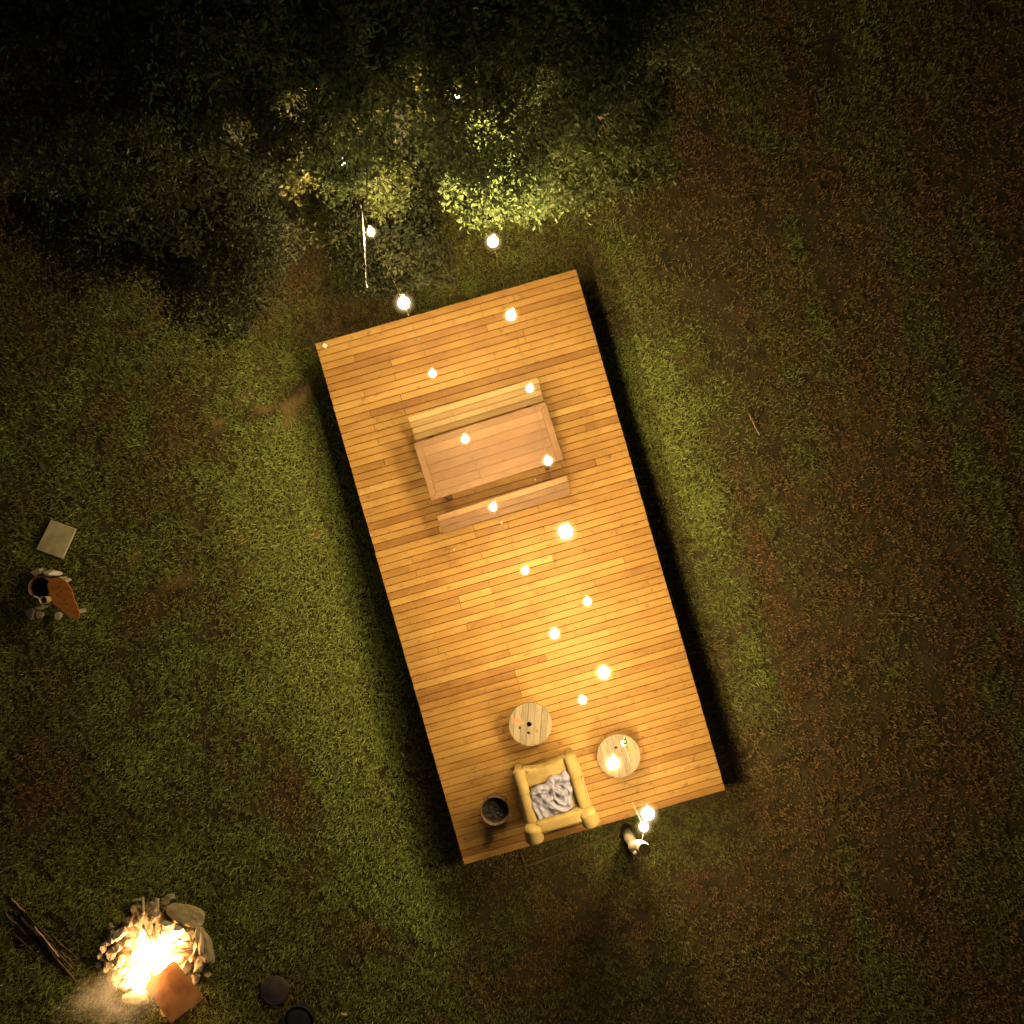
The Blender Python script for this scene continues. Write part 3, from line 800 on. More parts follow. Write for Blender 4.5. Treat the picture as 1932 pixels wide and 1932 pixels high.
# ------------------------------------------------------------------ armchair and blanket
def subdiv(o, lv=2):
    m = o.modifiers.new("subdivision", 'SUBSURF'); m.levels = lv; m.render_levels = lv
    for p in o.data.polygons: p.use_smooth = True
def rbox(x0, x1, y0, y1, z0, z1, b, name, mat, parent, wob=0.0, seed=0):
    bm = bmesh.new(); bmesh.ops.create_cube(bm, size=1.0)
    for v in bm.verts: v.co = Vector((x0+(v.co.x+.5)*(x1-x0), y0+(v.co.y+.5)*(y1-y0), z0+(v.co.z+.5)*(z1-z0)))
    bmesh.ops.bevel(bm, geom=bm.edges[:], offset=b, segments=4, affect='EDGES', profile=.5)
    me = bpy.data.meshes.new(name); bm.to_mesh(me); bm.free()
    for p in me.polygons: p.use_smooth = True
    return link(name, me, mat, parent)
def capsule(mb, a, b, r, n=16, bulge=0.0, r2=None):
    """rounded roll from a to b"""
    a = Vector(a); b = Vector(b); d = (b-a).normalized(); r2 = r2 or r
    pts = []; rad = []
    for k in range(7):
        t = math.pi/2*k/6; pts.append(a - d*r*math.cos(t)*.55); rad.append(max(.002, r*math.sin(t)))
    for k in range(1, 8):
        f = k/8; pts.append(a.lerp(b, f)); rad.append((r*(1-f)+r2*f)*(1+bulge*math.sin(math.pi*f)))
    for k in range(7):
        t = math.pi/2*k/6; pts.append(b + d*r2*math.sin(t)*.55); rad.append(max(.002, r2*math.cos(t)))
    mb.tube(pts, rad, n)
def armchair():
    p = P(1043, 1500.6, DZ+.6)
    t = thing("armchair", "mustard yellow woven armchair with rolled arms at the deck's lower edge", "armchair", (p.x, p.y, DZ), R(16.5))
    # local: front is +y, back is -y
    rbox(-.30, .30, -.30, .34, .10, .40, .04, "base", M_chair, t)
    rbox(-.275, .275, -.27, .155, .395, .525, .04, "seat_cushion", M_chair, t)
    # broad front edge, hollowed between the arms
    pl = [(-.30, .158), (.30, .158)] + [(-u*.30, .375 + .055*abs(u)**2.2) for u in [-1+k/6 for k in range(13)]]
    MB().prism(pl, .28, .532).build("front_edge", M_chair, t, smooth=True, bevel=.045, seg=4)
    for s in (-1, 1):
        mb = MB(); capsule(mb, (s*.352, .40, .53), (s*.362, -.30, .58), .088, 18, -.06, .082)
        o = mb.build("arm", M_chair, t, smooth=True)
        rbox(s*.36-.055, s*.36+.055, -.36, .41, .04, .55, .03, "arm_side", M_chair, t)
        MB().tube([(s*.432, .40, .50), (s*.440, .2, .51), (s*.441, -.1, .53), (s*.444, -.30, .55)], .006, 6).build("piping", M_piping, o, smooth=True)
        MB().tube([(s*.352 + .091*math.cos(q), .12, .545 + .091*math.sin(q)) for q in [math.pi*(k/10) for k in range(11)]], .0028, 5).build("seam", M_seam, o, smooth=True)
        mb = MB(); capsule(mb, (s*.365, -.325, .66), (s*.385, -.47, .62), .122, 18)
        mb.build("back_corner_roll", M_chair, t, smooth=True)
    MB().tube([(-.262, .157, .512), (0, .157, .514), (.262, .157, .512)], .0028, 5).build("cushion_seam", M_seam, t, smooth=True)
    rbox(-.315, .315, -.415, -.255, .12, .72, .035, "backrest", M_chair, t)
    for sx in (-1, 1):
        for y in (-.36, .32):
            MB().lathe([(.02, .001), (.026, .10)], 12, Matrix.Translation((sx*.33, y, 0))).build("foot", M_frame, t)
    return t
chair = armchair()
def blanket():
    p = P(1040, 1505, DZ+.52)
    nx, ny = 64, 64
    co = [];
    rr = np.random.default_rng(5)
    for i in range(nx):
        for j in range(ny):
            u = -1+2*i/(nx-1); v = -1+2*j/(ny-1)
            # rough quadrilateral, irregular hem
            x = u*.285*(1+.08*math.sin(3*v+1)) + .03*v; y = v*.235*(1+.10*math.sin(2.3*u+.4)+.04*math.sin(7*u)) + .03*u
            x += .012*math.sin(9*v+2*u); y += .012*math.sin(8*u)
            # broad swept folds curling round a pinch
            # swags hang in curves round a point up and right of the middle
            cx_, cy_ = x-.07, y-.13
            a = math.atan2(cy_, cx_); r_ = math.hypot(cx_, cy_)
            w1 = mnoise.noise(Vector((r_*7+1.1*math.sin(a*1.7), a*.9, 4.2)))
            w2 = mnoise.noise(Vector((r_*15+1.3*math.sin(a*2.2+1), a*1.6, 9.1)))
            w3 = mnoise.noise(Vector((x*5+y*3, y*8-x*4, 1.7)))
            ridge = lambda q: (1-min(1, abs(q)*1.9))**1.3
            hgt = .02 + .055*ridge(w1) + .012*ridge(w2) + .035*ridge(w3)
            hgt -= .03*math.exp(-((x-.06)**2+(y-.02)**2)/.0016)
            hgt += .006*mnoise.noise(Vector((x*11, y*11, 3.3)))
            edge = min(1-abs(u), 1-abs(v)); hgt *= min(1, .25+edge*5)
            co.append((x, y, hgt))
    fs = [(i*ny+j, (i+1)*ny+j, (i+1)*ny+j+1, i*ny+j+1) for i in range(nx-1) for j in range(ny-1)]
    me = bpy.data.meshes.new("blanket"); me.from_pydata(co, [], fs)
    for q in me.polygons: q.use_smooth = True
    o = link("blanket", me, M_blanket); o.location = (p.x, p.y, DZ+.528); o.rotation_euler = (0, 0, R(18))
    s = o.modifiers.new("thickness", 'SOLIDIFY'); s.thickness = .006; s.offset = 1
    tag(o, "crumpled grey blanket lying on the yellow armchair seat", "blanket")
blanket()

# ------------------------------------------------------------------ tub with charcoal
def tub():
    p = P(933.7, 1530.5, DZ+.36)
    t = thing("tub", "round brown tub full of dark charcoal left of the armchair", "tub", (p.x, p.y, DZ))
    MB().lathe([(.150,.001),(.168,.12),(.188,.345),(.193,.36),(.190,.364),(.184,.36),(.178,.32),(.164,.14),(.15,.06)], 40).build("shell", M_tub, t, smooth=True)
    bm = bmesh.new(); bmesh.ops.create_circle(bm, cap_ends=True, radius=.1705, segments=40)
    bmesh.ops.subdivide_edges(bm, edges=bm.edges[:], cuts=1)
    me = bpy.data.meshes.new("charcoal")
    bm.free()
    mb = MB(); vs = []; fs = []; n = 36
    for i in range(10):
        for k in range(n):
            a = 2*math.pi*k/n; r_ = .1745*i/9
            vs.append((r_*math.cos(a), r_*math.sin(a), .275 + .016*mnoise.noise(Vector((r_*math.cos(a)*26, r_*math.sin(a)*26, 0)))))
    for i in range(9):
        for k in range(n):
            fs.append((i*n+k, i*n+(k+1) % n, (i+1)*n+(k+1) % n, (i+1)*n+k))
    mb.add(vs, fs).build("charcoal", M_coal, t)
    for a in (127, 53):
        mb = MB(); c = Vector((math.cos(R(a)), math.sin(R(a)), 0)); s = Vector((-c.y, c.x, 0))
        mb.tube([c*.19+s*.03+Vector((0,0,.33)), c*.225+s*.028+Vector((0,0,.345)), c*.238+Vector((0,0,.35)), c*.225-s*.028+Vector((0,0,.345)), c*.19-s*.03+Vector((0,0,.33))], .009, 8)
        mb.build("handle", M_tub, t, smooth=True)
tub()

# ------------------------------------------------------------------ trunk post that carries the lights
def post():
    b = P(1181, 1563, 0); T = P(1216, 1603, 2.54) - b
    t = thing("trunk_post", "crooked stripped tree trunk set as a post for the light strings", "post", b)
    pts = [Vector((0,0,-.1)), Vector((T.x*-.05, T.y*.0, .5)), Vector((T.x*.2, T.y*.18, 1.0)), Vector((T.x*.62-.02, T.y*.42, 1.5)), Vector((T.x*.8, T.y*.7, 1.98)), Vector((T.x*.97, T.y*.94, 2.38)), T]
    mb = MB(); mb.tube(pts, [.082,.074,.066,.080,.096,.078,.072], 16, caps=True)
    o = mb.build("trunk", M_post, t, smooth=True)
    d = (T-pts[5]).normalized()
    mb = MB(); mb.tube([T+d*.0012, T+d*.004], [.0725,.071], 16); mb.build("sawn_top", M_bark2, t)
    s = pts[4].lerp(pts[5], .6)
    mb = MB(); mb.tube([s, s+Vector((-.06,-.045,.03)), s+Vector((-.10,-.05,.07))], [.042,.032,.016], 8); mb.build("branch_stub", M_post, t, smooth=True)
    return b + T
POST_TOP = post()

# ------------------------------------------------------------------ light strings
M_bulb = {}
def bulb_mat(r, k=1.0):
    key = (round(r, 4), k)
    if key not in M_bulb:
        M_bulb[key] = emit_mat("lamp_glass_%d" % int(r*1000), LAMP_COL, k*BULB_I/(math.pi*r*r))
    return M_bulb[key]
M_glow = {}
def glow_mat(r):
    """emissive volume that adds a lens bloom halo round the lamp core"""
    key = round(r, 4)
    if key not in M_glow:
        m = bpy.data.materials.new("lamp_bloom_%d" % int(key*1000)); m.use_nodes = True
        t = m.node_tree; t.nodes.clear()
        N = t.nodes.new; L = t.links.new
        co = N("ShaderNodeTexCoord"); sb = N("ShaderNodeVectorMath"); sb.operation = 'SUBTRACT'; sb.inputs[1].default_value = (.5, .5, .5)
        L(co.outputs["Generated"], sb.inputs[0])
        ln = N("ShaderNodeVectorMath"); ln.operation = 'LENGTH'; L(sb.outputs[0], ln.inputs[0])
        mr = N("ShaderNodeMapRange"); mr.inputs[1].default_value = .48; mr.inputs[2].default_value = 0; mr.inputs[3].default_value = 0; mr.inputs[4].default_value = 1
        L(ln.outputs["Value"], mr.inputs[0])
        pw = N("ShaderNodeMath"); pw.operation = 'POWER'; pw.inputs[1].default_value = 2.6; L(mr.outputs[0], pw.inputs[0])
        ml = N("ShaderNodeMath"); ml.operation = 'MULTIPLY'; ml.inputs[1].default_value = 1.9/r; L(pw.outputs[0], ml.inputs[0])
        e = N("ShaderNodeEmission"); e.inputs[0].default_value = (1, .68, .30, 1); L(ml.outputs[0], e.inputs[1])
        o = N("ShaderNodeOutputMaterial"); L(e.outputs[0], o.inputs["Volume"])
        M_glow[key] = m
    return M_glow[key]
def bulb_mesh(r):
    """pear shaped globe, socket end at the origin, hanging along -z"""
    pr = []
    for k in range(11):
        t = math.pi*k/10
        z = -r*1.55 - r*math.cos(t)*-1.0
        pr.append((max(.003, r*math.sin(t)), -r*1.1 + r*math.cos(t)))
    pr = [(.012, -.002)] + [q for q in pr if q[1] < -r*.22]
    return pr
def string(name, label, pts, wire_end, group, k=1.0):
    base = Vector((wire_end.x, wire_end.y, wire_end.z))
    t = thing(name, label, "string light", base, 0, group)
    wp = []
    Pn = [P(x, y, z) for (x, y, z, *_ ) in pts] + [wire_end]
    for i, p in enumerate(Pn):
        wp.append(p + Vector((0, 0, .05)) - base if i < len(Pn)-1 else p - base)
        if i < len(Pn)-1:
            m_ = (p+Pn[i+1])/2; wp.append(m_ + Vector((0, 0, .05 - (.03 if i < len(Pn)-2 else 0))) - base)
    MB().tube(wp, .0026, 6).build("cable", M_wire, t, smooth=True)
    for i, (x, y, z, r, lit) in enumerate(pts):
        p = P(x, y, z)
        ax = Vector((random.uniform(-.25,.25), -1, 0)).normalized()   # bulbs are blown over, seen side on
        tilt = random.uniform(68, 95)
        rot = Matrix.Rotation(R(tilt), 4, Vector((-1, random.uniform(-.4,.4), 0)).normalized())
        M = Matrix.Translation(Vector((0, 0, 0))) @ rot
        off = M @ Vector((0, 0, -r*1.1))
        so = bpy.data.objects.new("x", None); bpy.data.objects.remove(so)
        org = p - base - off
        MT = Matrix.Translation(org) @ rot
        b = MB().lathe(bulb_mesh(r), 14, MT).build("bulb", bulb_mat(r, k) if lit else M_deadglass, t, smooth=True)
        if not lit: b["label"] = "unlit white bulb"
        if lit:
            gl = MB().lathe([(max(.003, r*2.5*math.sin(math.pi*q/12)), -r*1.1 + r*2.5*math.cos(math.pi*q/12)) for q in range(13)], 16, MT).build("bloom_halo", glow_mat(r), b, smooth=True)  # added halo volume for lens bloom, no glass body here
        MB().lathe([(.010, .032), (.0135, .028), (.0145, -.0)], 12, MT).build("socket", M_socket, b, smooth=True)
LG = "warm bulb strings over the deck"
ZA = lambda i: 3.15 - .055*i
A_pts = [(612,172),(645,305),(700,438),(762,572),(816,705),(878,829),(930,957),(990,1077),(1046,1196),(1099,1321),(1157,1440),(1215,1560)]
A_r   = [.04,.04,.04,.066,.036,.038,.038,.036,.05,.04,.07,.055]
B_pts = [(862,185),(897,318),(930,456),(964,595),(1000,733),(1034,870),(1067,1003),(1108,1135),(1139,1269),(1177,1402),(1222,1535)]
B_r   = [.04,.04,.058,.054,.038,.045,.078,.040,.066,.036,.076]
za = [2.95,2.95,2.95,2.85,2.76,2.68,2.6,2.55,2.51,2.46,2.38,2.2]
zb = [2.95,2.85,2.92,2.82,2.72,2.64,2.58,2.53,2.47,2.41,2.3]
string("string_light", "left string of warm bulbs running from the trees to the trunk post", [(x, y, za[i], A_r[i], True) for i, (x, y) in enumerate(A_pts)], POST_TOP + Vector((-.05, .04, -.03)), LG, 1.25)
string("string_light", "right string of warm bulbs with one unlit bulb above a cable reel table", [(x, y, zb[i], B_r[i], i != 9) for i, (x, y) in enumerate(B_pts)], POST_TOP + Vector((.03, .05, -.02)), LG, .95)

# white rope beside the first bulbs
pr = [(681,386),(683,402),(685,425),(687,452),(688,480),(690,505),(690,530),(693,543)]
b0 = P(681, 386, 3.0)
t = thing("rope", "thin white rope hanging from the trees beside the upper left bulbs", "rope", b0)
MB().tube([P(x, y, 3.0-.03*i) - b0 for i, (x, y) in enumerate(pr)], [.004,.006,.010,.009,.006,.005,.004,.006], 7).build("strand", M_rope, t, smooth=True)

# teal lamp and small bits beneath the trees
lp = P(501, 256, .25)
def teal():
    p = P(447, 255, 1.2)
    t = thing("led_lamp", "tiny glowing teal lamp in a dark gap among the upper left trees", "lamp", (p.x, p.y, 0))
    MB().tube([(0,0,-.02),(0,0,1.14)], .012, 8).build("stake", M_dark, t)
    MB().lathe([(.03,1.141),(.03,1.17),(.02,1.18)], 14).build("housing", M_dark, t)
    MB().lathe([(.022,1.181),(.022,1.19),(.012,1.2)], 14).build("lens", M_teal, t)
teal()

# ------------------------------------------------------------------ rocks, pit, fire
def rock_mesh(rx, ry, rz, seed, sub=3, rough=.22):
    bm = bmesh.new(); bmesh.ops.create_icosphere(bm, subdivisions=sub, radius=1.0)
    rr = random.Random(seed); o = Vector((rr.uniform(0,50), rr.uniform(0,50), rr.uniform(0,50)))
    pl = [(Vector((rr.gauss(0,1), rr.gauss(0,1), rr.gauss(0,1))).normalized(), rr.uniform(.5,.85)) for _ in range(11 if max(rx,ry) < .2 else 5)]
    for v in bm.verts:
        c = v.co.copy()
        for nn, d in pl:
            k_ = c.dot(nn)
            if k_ > d: c -= nn*(k_-d)
        c *= 1 + rough*mnoise.noise(c*1.3+o) + .10*mnoise.noise(c*4+o)
        v.co = Vector((c.x*rx, c.y*ry, max(-.6, c.z)*rz))
    me = bpy.data.meshes.new("rock"); bm.to_mesh(me); bm.free()
    return me
def rock(px, py, rx, ry, rz, rot, mat, label, cat="stone", group=None, z=0.0, seed=None, name="stone"):
    """radii in photo px of the ground plane"""
    s = CAM_H/FOC
    p = P(px, py, z+rz*.6)
    o = link(name, rock_mesh(rx*s, ry*s, rz, seed or int(px*7+py)), mat)
    o.location = (p.x, p.y, z + rz*.55); o.rotation_euler = (0, 0, R(rot))
    return tag(o, label, cat, group)
def fx(cx, cy): return 178.9+cx*.1296, 1672.5+cy*.1296
RG = "stones of the fire ring"
RL = "rough pale stone in the low wall around the fire"
ring = [(370,690,14,15,.17,10),(500,520,8,12,.15,0),(625,520,12,13,.16,30),(700,420,9,8,.18,10),(850,440,16,12,.18,-10),(120,880,8,12,.13,20),(85,985,8,9,.11,0),
 (235,1000,8,13,.15,25),(330,900,11,11,.14,0),(220,1110,13,14,.13,40),(370,1090,14,12,.15,35),(250,740,8,14,.14,10),(170,1190,8,9,.10,0),(410,1230,11,8,.14,0),
 (430,1440,14,13,.12,0),(330,1430,9,10,.10,0),(1080,520,15,9,.17,-25),(1220,560,15,8,.17,-22),(1340,620,10,8,.15,-35),(1440,720,8,14,.16,10),
 (1500,900,9,15,.15,8),(1520,1130,15,14,.17,0),(1340,1180,11,15,.16,20),(1470,1340,10,12,.12,0),(1420,1030,9,9,.13,0),(1650,1010,9,8,.10,0),(1250,1060,8,7,.12,0),(480,820,10,9,.10,0),(560,1000,9,8,.08,0),
 (990,470,9,9,.15,0),(190,820,7,9,.12,0),(150,1050,8,8,.12,0),(300,1180,8,9,.12,10),(60,1120,6,8,.08,0),(1640,1290,9,8,.08,0)]
for i, (cx, cy, rx, ry, rz, ro) in enumerate(ring):
    x, y = fx(cx, cy)
    rock(x, y, rx*.92, ry*.92, rz, ro, M_stone, RL, "stone", RG, seed=300+i)
for (cx, cy, rx, ry, rz, ro, m_, lab) in [
    (1290,410,41,21,.13,-18,M_slabstone,"large flat brown slab lying on the upper right of the fire ring"),
    (1600,830,14,38,.17,12,M_slabstone,"long upright stone slab at the right side of the fire ring"),
    (1560,830,7,30,.20,10,M_stone,"narrow pale stone leaning inside the long right slab"),
    (600,1625,27,15,.10,6,M_stone,"wide pale flat stone at the lower end of the fire ring, beside the rusty plate"),
    (285,1280,15,17,.07,0,M_slabstone,"grey flat stone at the lower left of the fire ring"),
    (600,330,11,15,.10,0,M_slabstone,"dim brown stone outside the top of the fire ring"),
    (800,290,11,9,.10,0,M_slabstone,"rounded brown stone behind the top sticks of the fire ring"),
    (1095,160,11,8,.06,0,M_stone,"small pale stone lying in the grass above the fire ring"),
    (1050,220,12,8,.05,0,M_slabstone,"small brown stone beside the pale one above the fire ring"),
    (225,590,9,7,.07,30,M_slabstone,"dark stone outside the upper left of the fire ring"),
    (1690,1000,8,24,.08,5,M_slabstone,"dim outer stone edging the right side of the fire ring"),
    (720,1755,7,3,.03,5,M_stone,"tiny pale stone below the fire ring")]:
    x, y = fx(cx, cy); rock(x, y, rx*1.05, ry*1.05, rz, ro, m_, lab, "stone", RG, seed=int(cx+cy))
fc = P(291, 1793, 0)
# ash
mb = MB(); n = 40; vs = []; fs = []
for i in range(12):
    for k in range(n):
        a = 2*math.pi*k/n; r_ = .66*i/11
        vs.append((r_*math.cos(a), r_*math.sin(a), .045 + .03*mnoise.noise(Vector((r_*math.cos(a)*7, r_*math.sin(a)*7, 2))) - .05*(i/11)**4))
for i in range(11):
    for k in range(n): fs.append((i*n+k, i*n+(k+1) % n, (i+1)*n+(k+1) % n, (i+1)*n+k))
o = mb.add(vs, fs).build("ash", M_ash, None, smooth=True); o.location = (fc.x, fc.y, 0)
tag(o, "bed of pale ash and embers inside the fire ring", "ash", kind="stuff")
# burning logs and sticks
LGp = "sticks burning in the fire ring"
def pole(name, a, b, r0, r1, mat, label, cat, group=None, seed=0, n=8, segs=6, wob=.01):
    rr = random.Random(seed); a = Vector(a); b = Vector(b); base = Vector((a.x, a.y, min(a.z, b.z)))
    pts = [a.lerp(b, k/segs) - base + (Vector((rr.uniform(-wob,wob), rr.uniform(-wob,wob), rr.uniform(-wob,wob)*.4)) if 0 < k < segs else Vector()) for k in range(segs+1)]
    o = MB().tube(pts, [r0+(r1-r0)*k/segs for k in range(segs+1)], n).build(name, mat, None, smooth=True)
    o.location = base
    return tag(o, label, cat, group)
st = [((700,560),(860,900),.16,.018),((860,540),(900,800),.22,.020),((985,420),(960,720),.26,.016),((1250,900),(1460,890),.14,.014),((1200,960),(1440,930),.12,.014),((1240,800),(1430,800),.15,.012),
      ((560,560),(700,720),.14,.012),((620,760),(900,700),.10,.014),((820,720),(1040,640),.11,.013),((900,1000),(1250,760),.12,.03),((600,1200),(900,900),.12,.035),((850,1350),(700,1000),.12,.03),((1000,640),(760,800),.10,.012)]
for i, (a, b, z, r_) in enumerate(st):
    pa = P(*fx(*a), z); pb = P(*fx(*b), z*.8)
    pole("firewood_stick", pa, pb, r_, r_*.8, M_char if r_ > .02 else M_twig, "charred stick burning among the flames in the ring", "stick", LGp, 60+i)
for i, (a, b, z, r_, lab) in enumerate([((700,160),(705,400),.22,.022,"pale thick stick standing out of the top of the fire ring"),((910,180),(900,360),.22,.034,"short pale log end at the top of the fire ring"),((540,210),(720,190),.10,.02,"dim stick lying crosswise above the fire ring")]):
    pole("stick", P(*fx(*a), z), P(*fx(*b), z), r_, r_, M_splitpale, lab, "stick", None, 90+i)

# flames
M_fire = emit_mat("flame", (1.0, 0.60, 0.24), FIRE_L)
def flames():
    rr = random.Random(11)
    t = thing("campfire", "white hot campfire flames blazing inside the stone ring", "fire", (fc.x, fc.y, .05))
    spots = []
    core = [(880,900,230,110),(760,1060,200,130),(650,1290,130,150),(1120,800,150,60),(1200,690,70,45),(600,1420,70,80),(900,1130,140,60),(1190,1050,60,35),(690,700,30,25)]
    for (cx, cy, rx, ry) in core:
        for k in range(max(3, int(rx*ry/900))):
            a = rr.uniform(0, 6.28); q = math.sqrt(rr.random())
            spots.append((cx+math.cos(a)*rx*q, cy+math.sin(a)*ry*q, min(rx, ry)))
    mb = MB()
    for (cx, cy, w) in spots:
        z0 = .06; h = rr.uniform(.10, .34)*(.5 + .5*min(1, w/110))
        p = P(*fx(cx, cy), z0 + h*.4) - fc; p.z = 0.02
        rad = rr.uniform(.022, .055)*(.55+.45*min(1, w/100))
        dr = Vector((-.16 + rr.uniform(-.12,.12), -.10 + rr.uniform(-.12,.12), 0))*h
        pts = []; rd = []
        for k in range(8):
            f = k/7
            pts.append(p + dr*f*f + Vector((math.sin(f*5+cx)*.012, math.cos(f*4+cy)*.012, h*f)))
            rd.append(max(.0015, rad*(math.sin(math.pi*(.22+.78*f)**.8))*(1-f*.35)))
        mb.tube(pts, rd, 7)
    mb.build("flames", M_fire, t, smooth=True)
flames()

# rusty square plate
def plate():
    cs = [(328,1811),(385,1883),(321.7,1931),(272,1857.6)]
    zs = [.24,.36,.40,.25]
    pt = [P(x, y, z) for (x, y), z in zip(cs, zs)]
    c = sum(pt, Vector())/4
    nn = (pt[2]-pt[0]).cross(pt[3]-pt[1]).normalized()
    if nn.z < 0: nn = -nn
    mb = MB(); mb.add([p-c for p in pt] + [p-c-nn*.012 for p in pt], [(0,1,2,3),(7,6,5,4),(0,4,5,1),(1,5,6,2),(2,6,7,3),(3,7,4,0)])
    o = mb.build("plate", M_rust, None, bevel=.003); o.location = c
    tag(o, "square rusty metal plate leaning over the lower edge of the fire ring", "plate")
    q = P(385, 1915, .32)
    for i, (x, y) in enumerate(((340,1925),(365,1898))):
        pass
plate()
rock(325, 1905, 22, 16, .13, 0, M_slabstone, "dark stone hidden in shade beneath the rusty plate", "stone", RG, seed=777)

# smoke drifting to the lower left
def smoke():
    m = bpy.data.materials.new("smoke"); m.use_nodes = True; t = m.node_tree; t.nodes.clear()
    N = t.nodes.new; L = t.links.new
    co = N("ShaderNodeTexCoord"); nz = N("ShaderNodeTexNoise"); nz.inputs["Scale"].default_value = 2.6; nz.inputs["Detail"].default_value = 4
    L(co.outputs["Object"], nz.inputs["Vector"])
    cr = N("ShaderNodeMapRange"); cr.inputs[1].default_value = .44; cr.inputs[2].default_value = .72; cr.inputs[3].default_value = 0; cr.inputs[4].default_value = 1.0
    L(nz.outputs["Fac"], cr.inputs[0])
    ln = N("ShaderNodeVectorMath"); ln.operation = 'LENGTH'
    mp = N("ShaderNodeMapping"); mp.inputs["Scale"].default_value = (1/.85, 1/.55, 1/.6); L(co.outputs["Object"], mp.inputs[0]); L(mp.outputs[0], ln.inputs[0])
    fo = N("ShaderNodeMapRange"); fo.inputs[1].default_value = 1.0; fo.inputs[2].default_value = .2; fo.inputs[3].default_value = 0; fo.inputs[4].default_value = 1
    L(ln.outputs["Value"], fo.inputs[0])
    mu = N("ShaderNodeMath"); mu.operation = 'MULTIPLY'; L(cr.outputs[0], mu.inputs[0]); L(fo.outputs[0], mu.inputs[1])
    m2 = N("ShaderNodeMath"); m2.operation = 'MULTIPLY'; m2.inputs[1].default_value = 2.2; L(mu.outputs[0], m2.inputs[0])
    vs = N("ShaderNodeVolumeScatter"); vs.inputs["Color"].default_value = (.72,.63,.50,1); L(m2.outputs[0], vs.inputs["Density"])
    o = N("ShaderNodeOutputMaterial"); L(vs.outputs[0], o.inputs["Volume"])
    bm = bmesh.new(); bmesh.ops.create_icosphere(bm, subdivisions=3, radius=1.0)
    for v in bm.verts: v.co = Vector((v.co.x*.85, v.co.y*.55, v.co.z*.6))
    me = bpy.data.meshes.new("smoke"); bm.to_mesh(me); bm.free()
    ob = link("smoke", me, m); p = P(208, 1893, .75); ob.location = p; ob.rotation_euler = (0, R(10), R(25))
    tag(ob, "thin brownish smoke drifting off the lower left of the fire", "smoke", kind="stuff")
smoke()

# ------------------------------------------------------------------ stick pile left of the fire
def sx(cx, cy): return cx*.1242*.8944, (1860+cy*.1242)*.8944
SP = [((190,270),(430,530),.05,.011,1),((580,760),(1000,1280),.10,.013,1),((40,540),(300,810),.04,.012,0),((90,530),(640,1080),.05,.013,0),((240,900),(1130,1680),.03,.012,0),
      ((890,1240),(1250,1680),.06,.010,0),((640,900),(1290,1690),.07,.014,0),((900,920),(1320,1310),.04,.011,0),((1020,1180),(1270,1400),.07,.010,0),((150,350),(560,690),.03,.015,2),
      ((350,600),(880,1190),.05,.024,2),((420,520),(950,1080),.06,.016,2),((300,720),(1000,1500),.04,.022,2),((500,900),(1150,1600),.05,.020,2),((700,900),(1240,1480),.08,.013,0)]
for i, (a, b, z, r_, k) in enumerate(SP):
    m_ = (M_twig, M_twiglight, M_twigdark)[k]
    lab = "long thin brown stick in the pile left of the fire"
    if i == 0: lab = "pale stripped stick at the upper end of the stick pile"
    if i == 1: lab = "brightest pale stick lying on the middle of the stick pile"
    if k == 2: lab = "thick dark stick at the bottom of the pile left of the fire"
    pole("stick", P(*sx(*a), z), P(*sx(*b), z), r_, r_*.7, m_, lab, "stick", "sticks piled left of the fire", 120+i, wob=.012)

# ------------------------------------------------------------------ lid, pot, chunk at the bottom edge
def lid():
    p = P(518.2, 1869, .05)
    t = thing("ridged_cover", "round dark lid with concentric ridges lying in the grass right of the fire", "lid", (p.x, p.y, .015), R(20))
    pr = [(.20,.01),(.205,.03),(.20,.042),(.185,.04)]
    for i in range(6):
        r_ = .17 - i*.024
        pr += [(r_+.006, .046+i*.007), (r_, .054+i*.007), (r_-.008, .050+i*.007)]
    pr += [(.02, .095)]
    MB().lathe(pr, 44).build("cover", M_lid, t, smooth=True)
    MB().lathe([(.012,.096),(.014,.115),(.004,.12)], 14).build("knob", M_dark, t, smooth=True)
lid()
def pot():
    p = P(562.8, 1927, .22)
    t = thing("pot", "black round pot cut by the bottom edge of the photo", "pot", (p.x, p.y, .0))
    MB().lathe([(.16,.001),(.20,.06),(.212,.2),(.214,.225),(.206,.226),(.203,.2),(.185,.05),(.16,.03)], 40).build("body", M_pot, t, smooth=True)
    MB().lathe([(.203,.1905),(.203,.197),(.12,.215),(.02,.222)], 40).build("cover", M_pot, t, smooth=True)
pot()
rock(651, 1914, 9, 5, .04, -15, M_splitpale, "pale chunk lying in the grass right of the black pot", "chunk", seed=5, name="wood_chunk")
rock(471, 1683, 3.2, 2.6, .02, 0, M_stone, "tiny pale pebble in the grass upper right of the fire ring", "pebble", seed=6, name="pebble")

# lone stick on the right lawn
pole("stick", P(1413, 780, .06), P(1433, 821, .06), .006, .009, M_twiglight, "lone pale stick lying on the lawn right of the deck", "stick", None, 200, wob=.004)

# ------------------------------------------------------------------ cream paver
cs = [(95.8,981),(143.8,998),(118,1054.5),(68,1036.5)]
pc = P(106.4, 1017.5, .07)
t = MB().prism([((P(x, y, .07)-pc).x, (P(x, y, .07)-pc).y) for x, y in cs], 0, .05).build("paver", M_slabw, None, bevel=.012, seg=3)
t.location = (pc.x, pc.y, .03)
tag(t, "square cream paving slab lying in the grass at the far left", "paver")

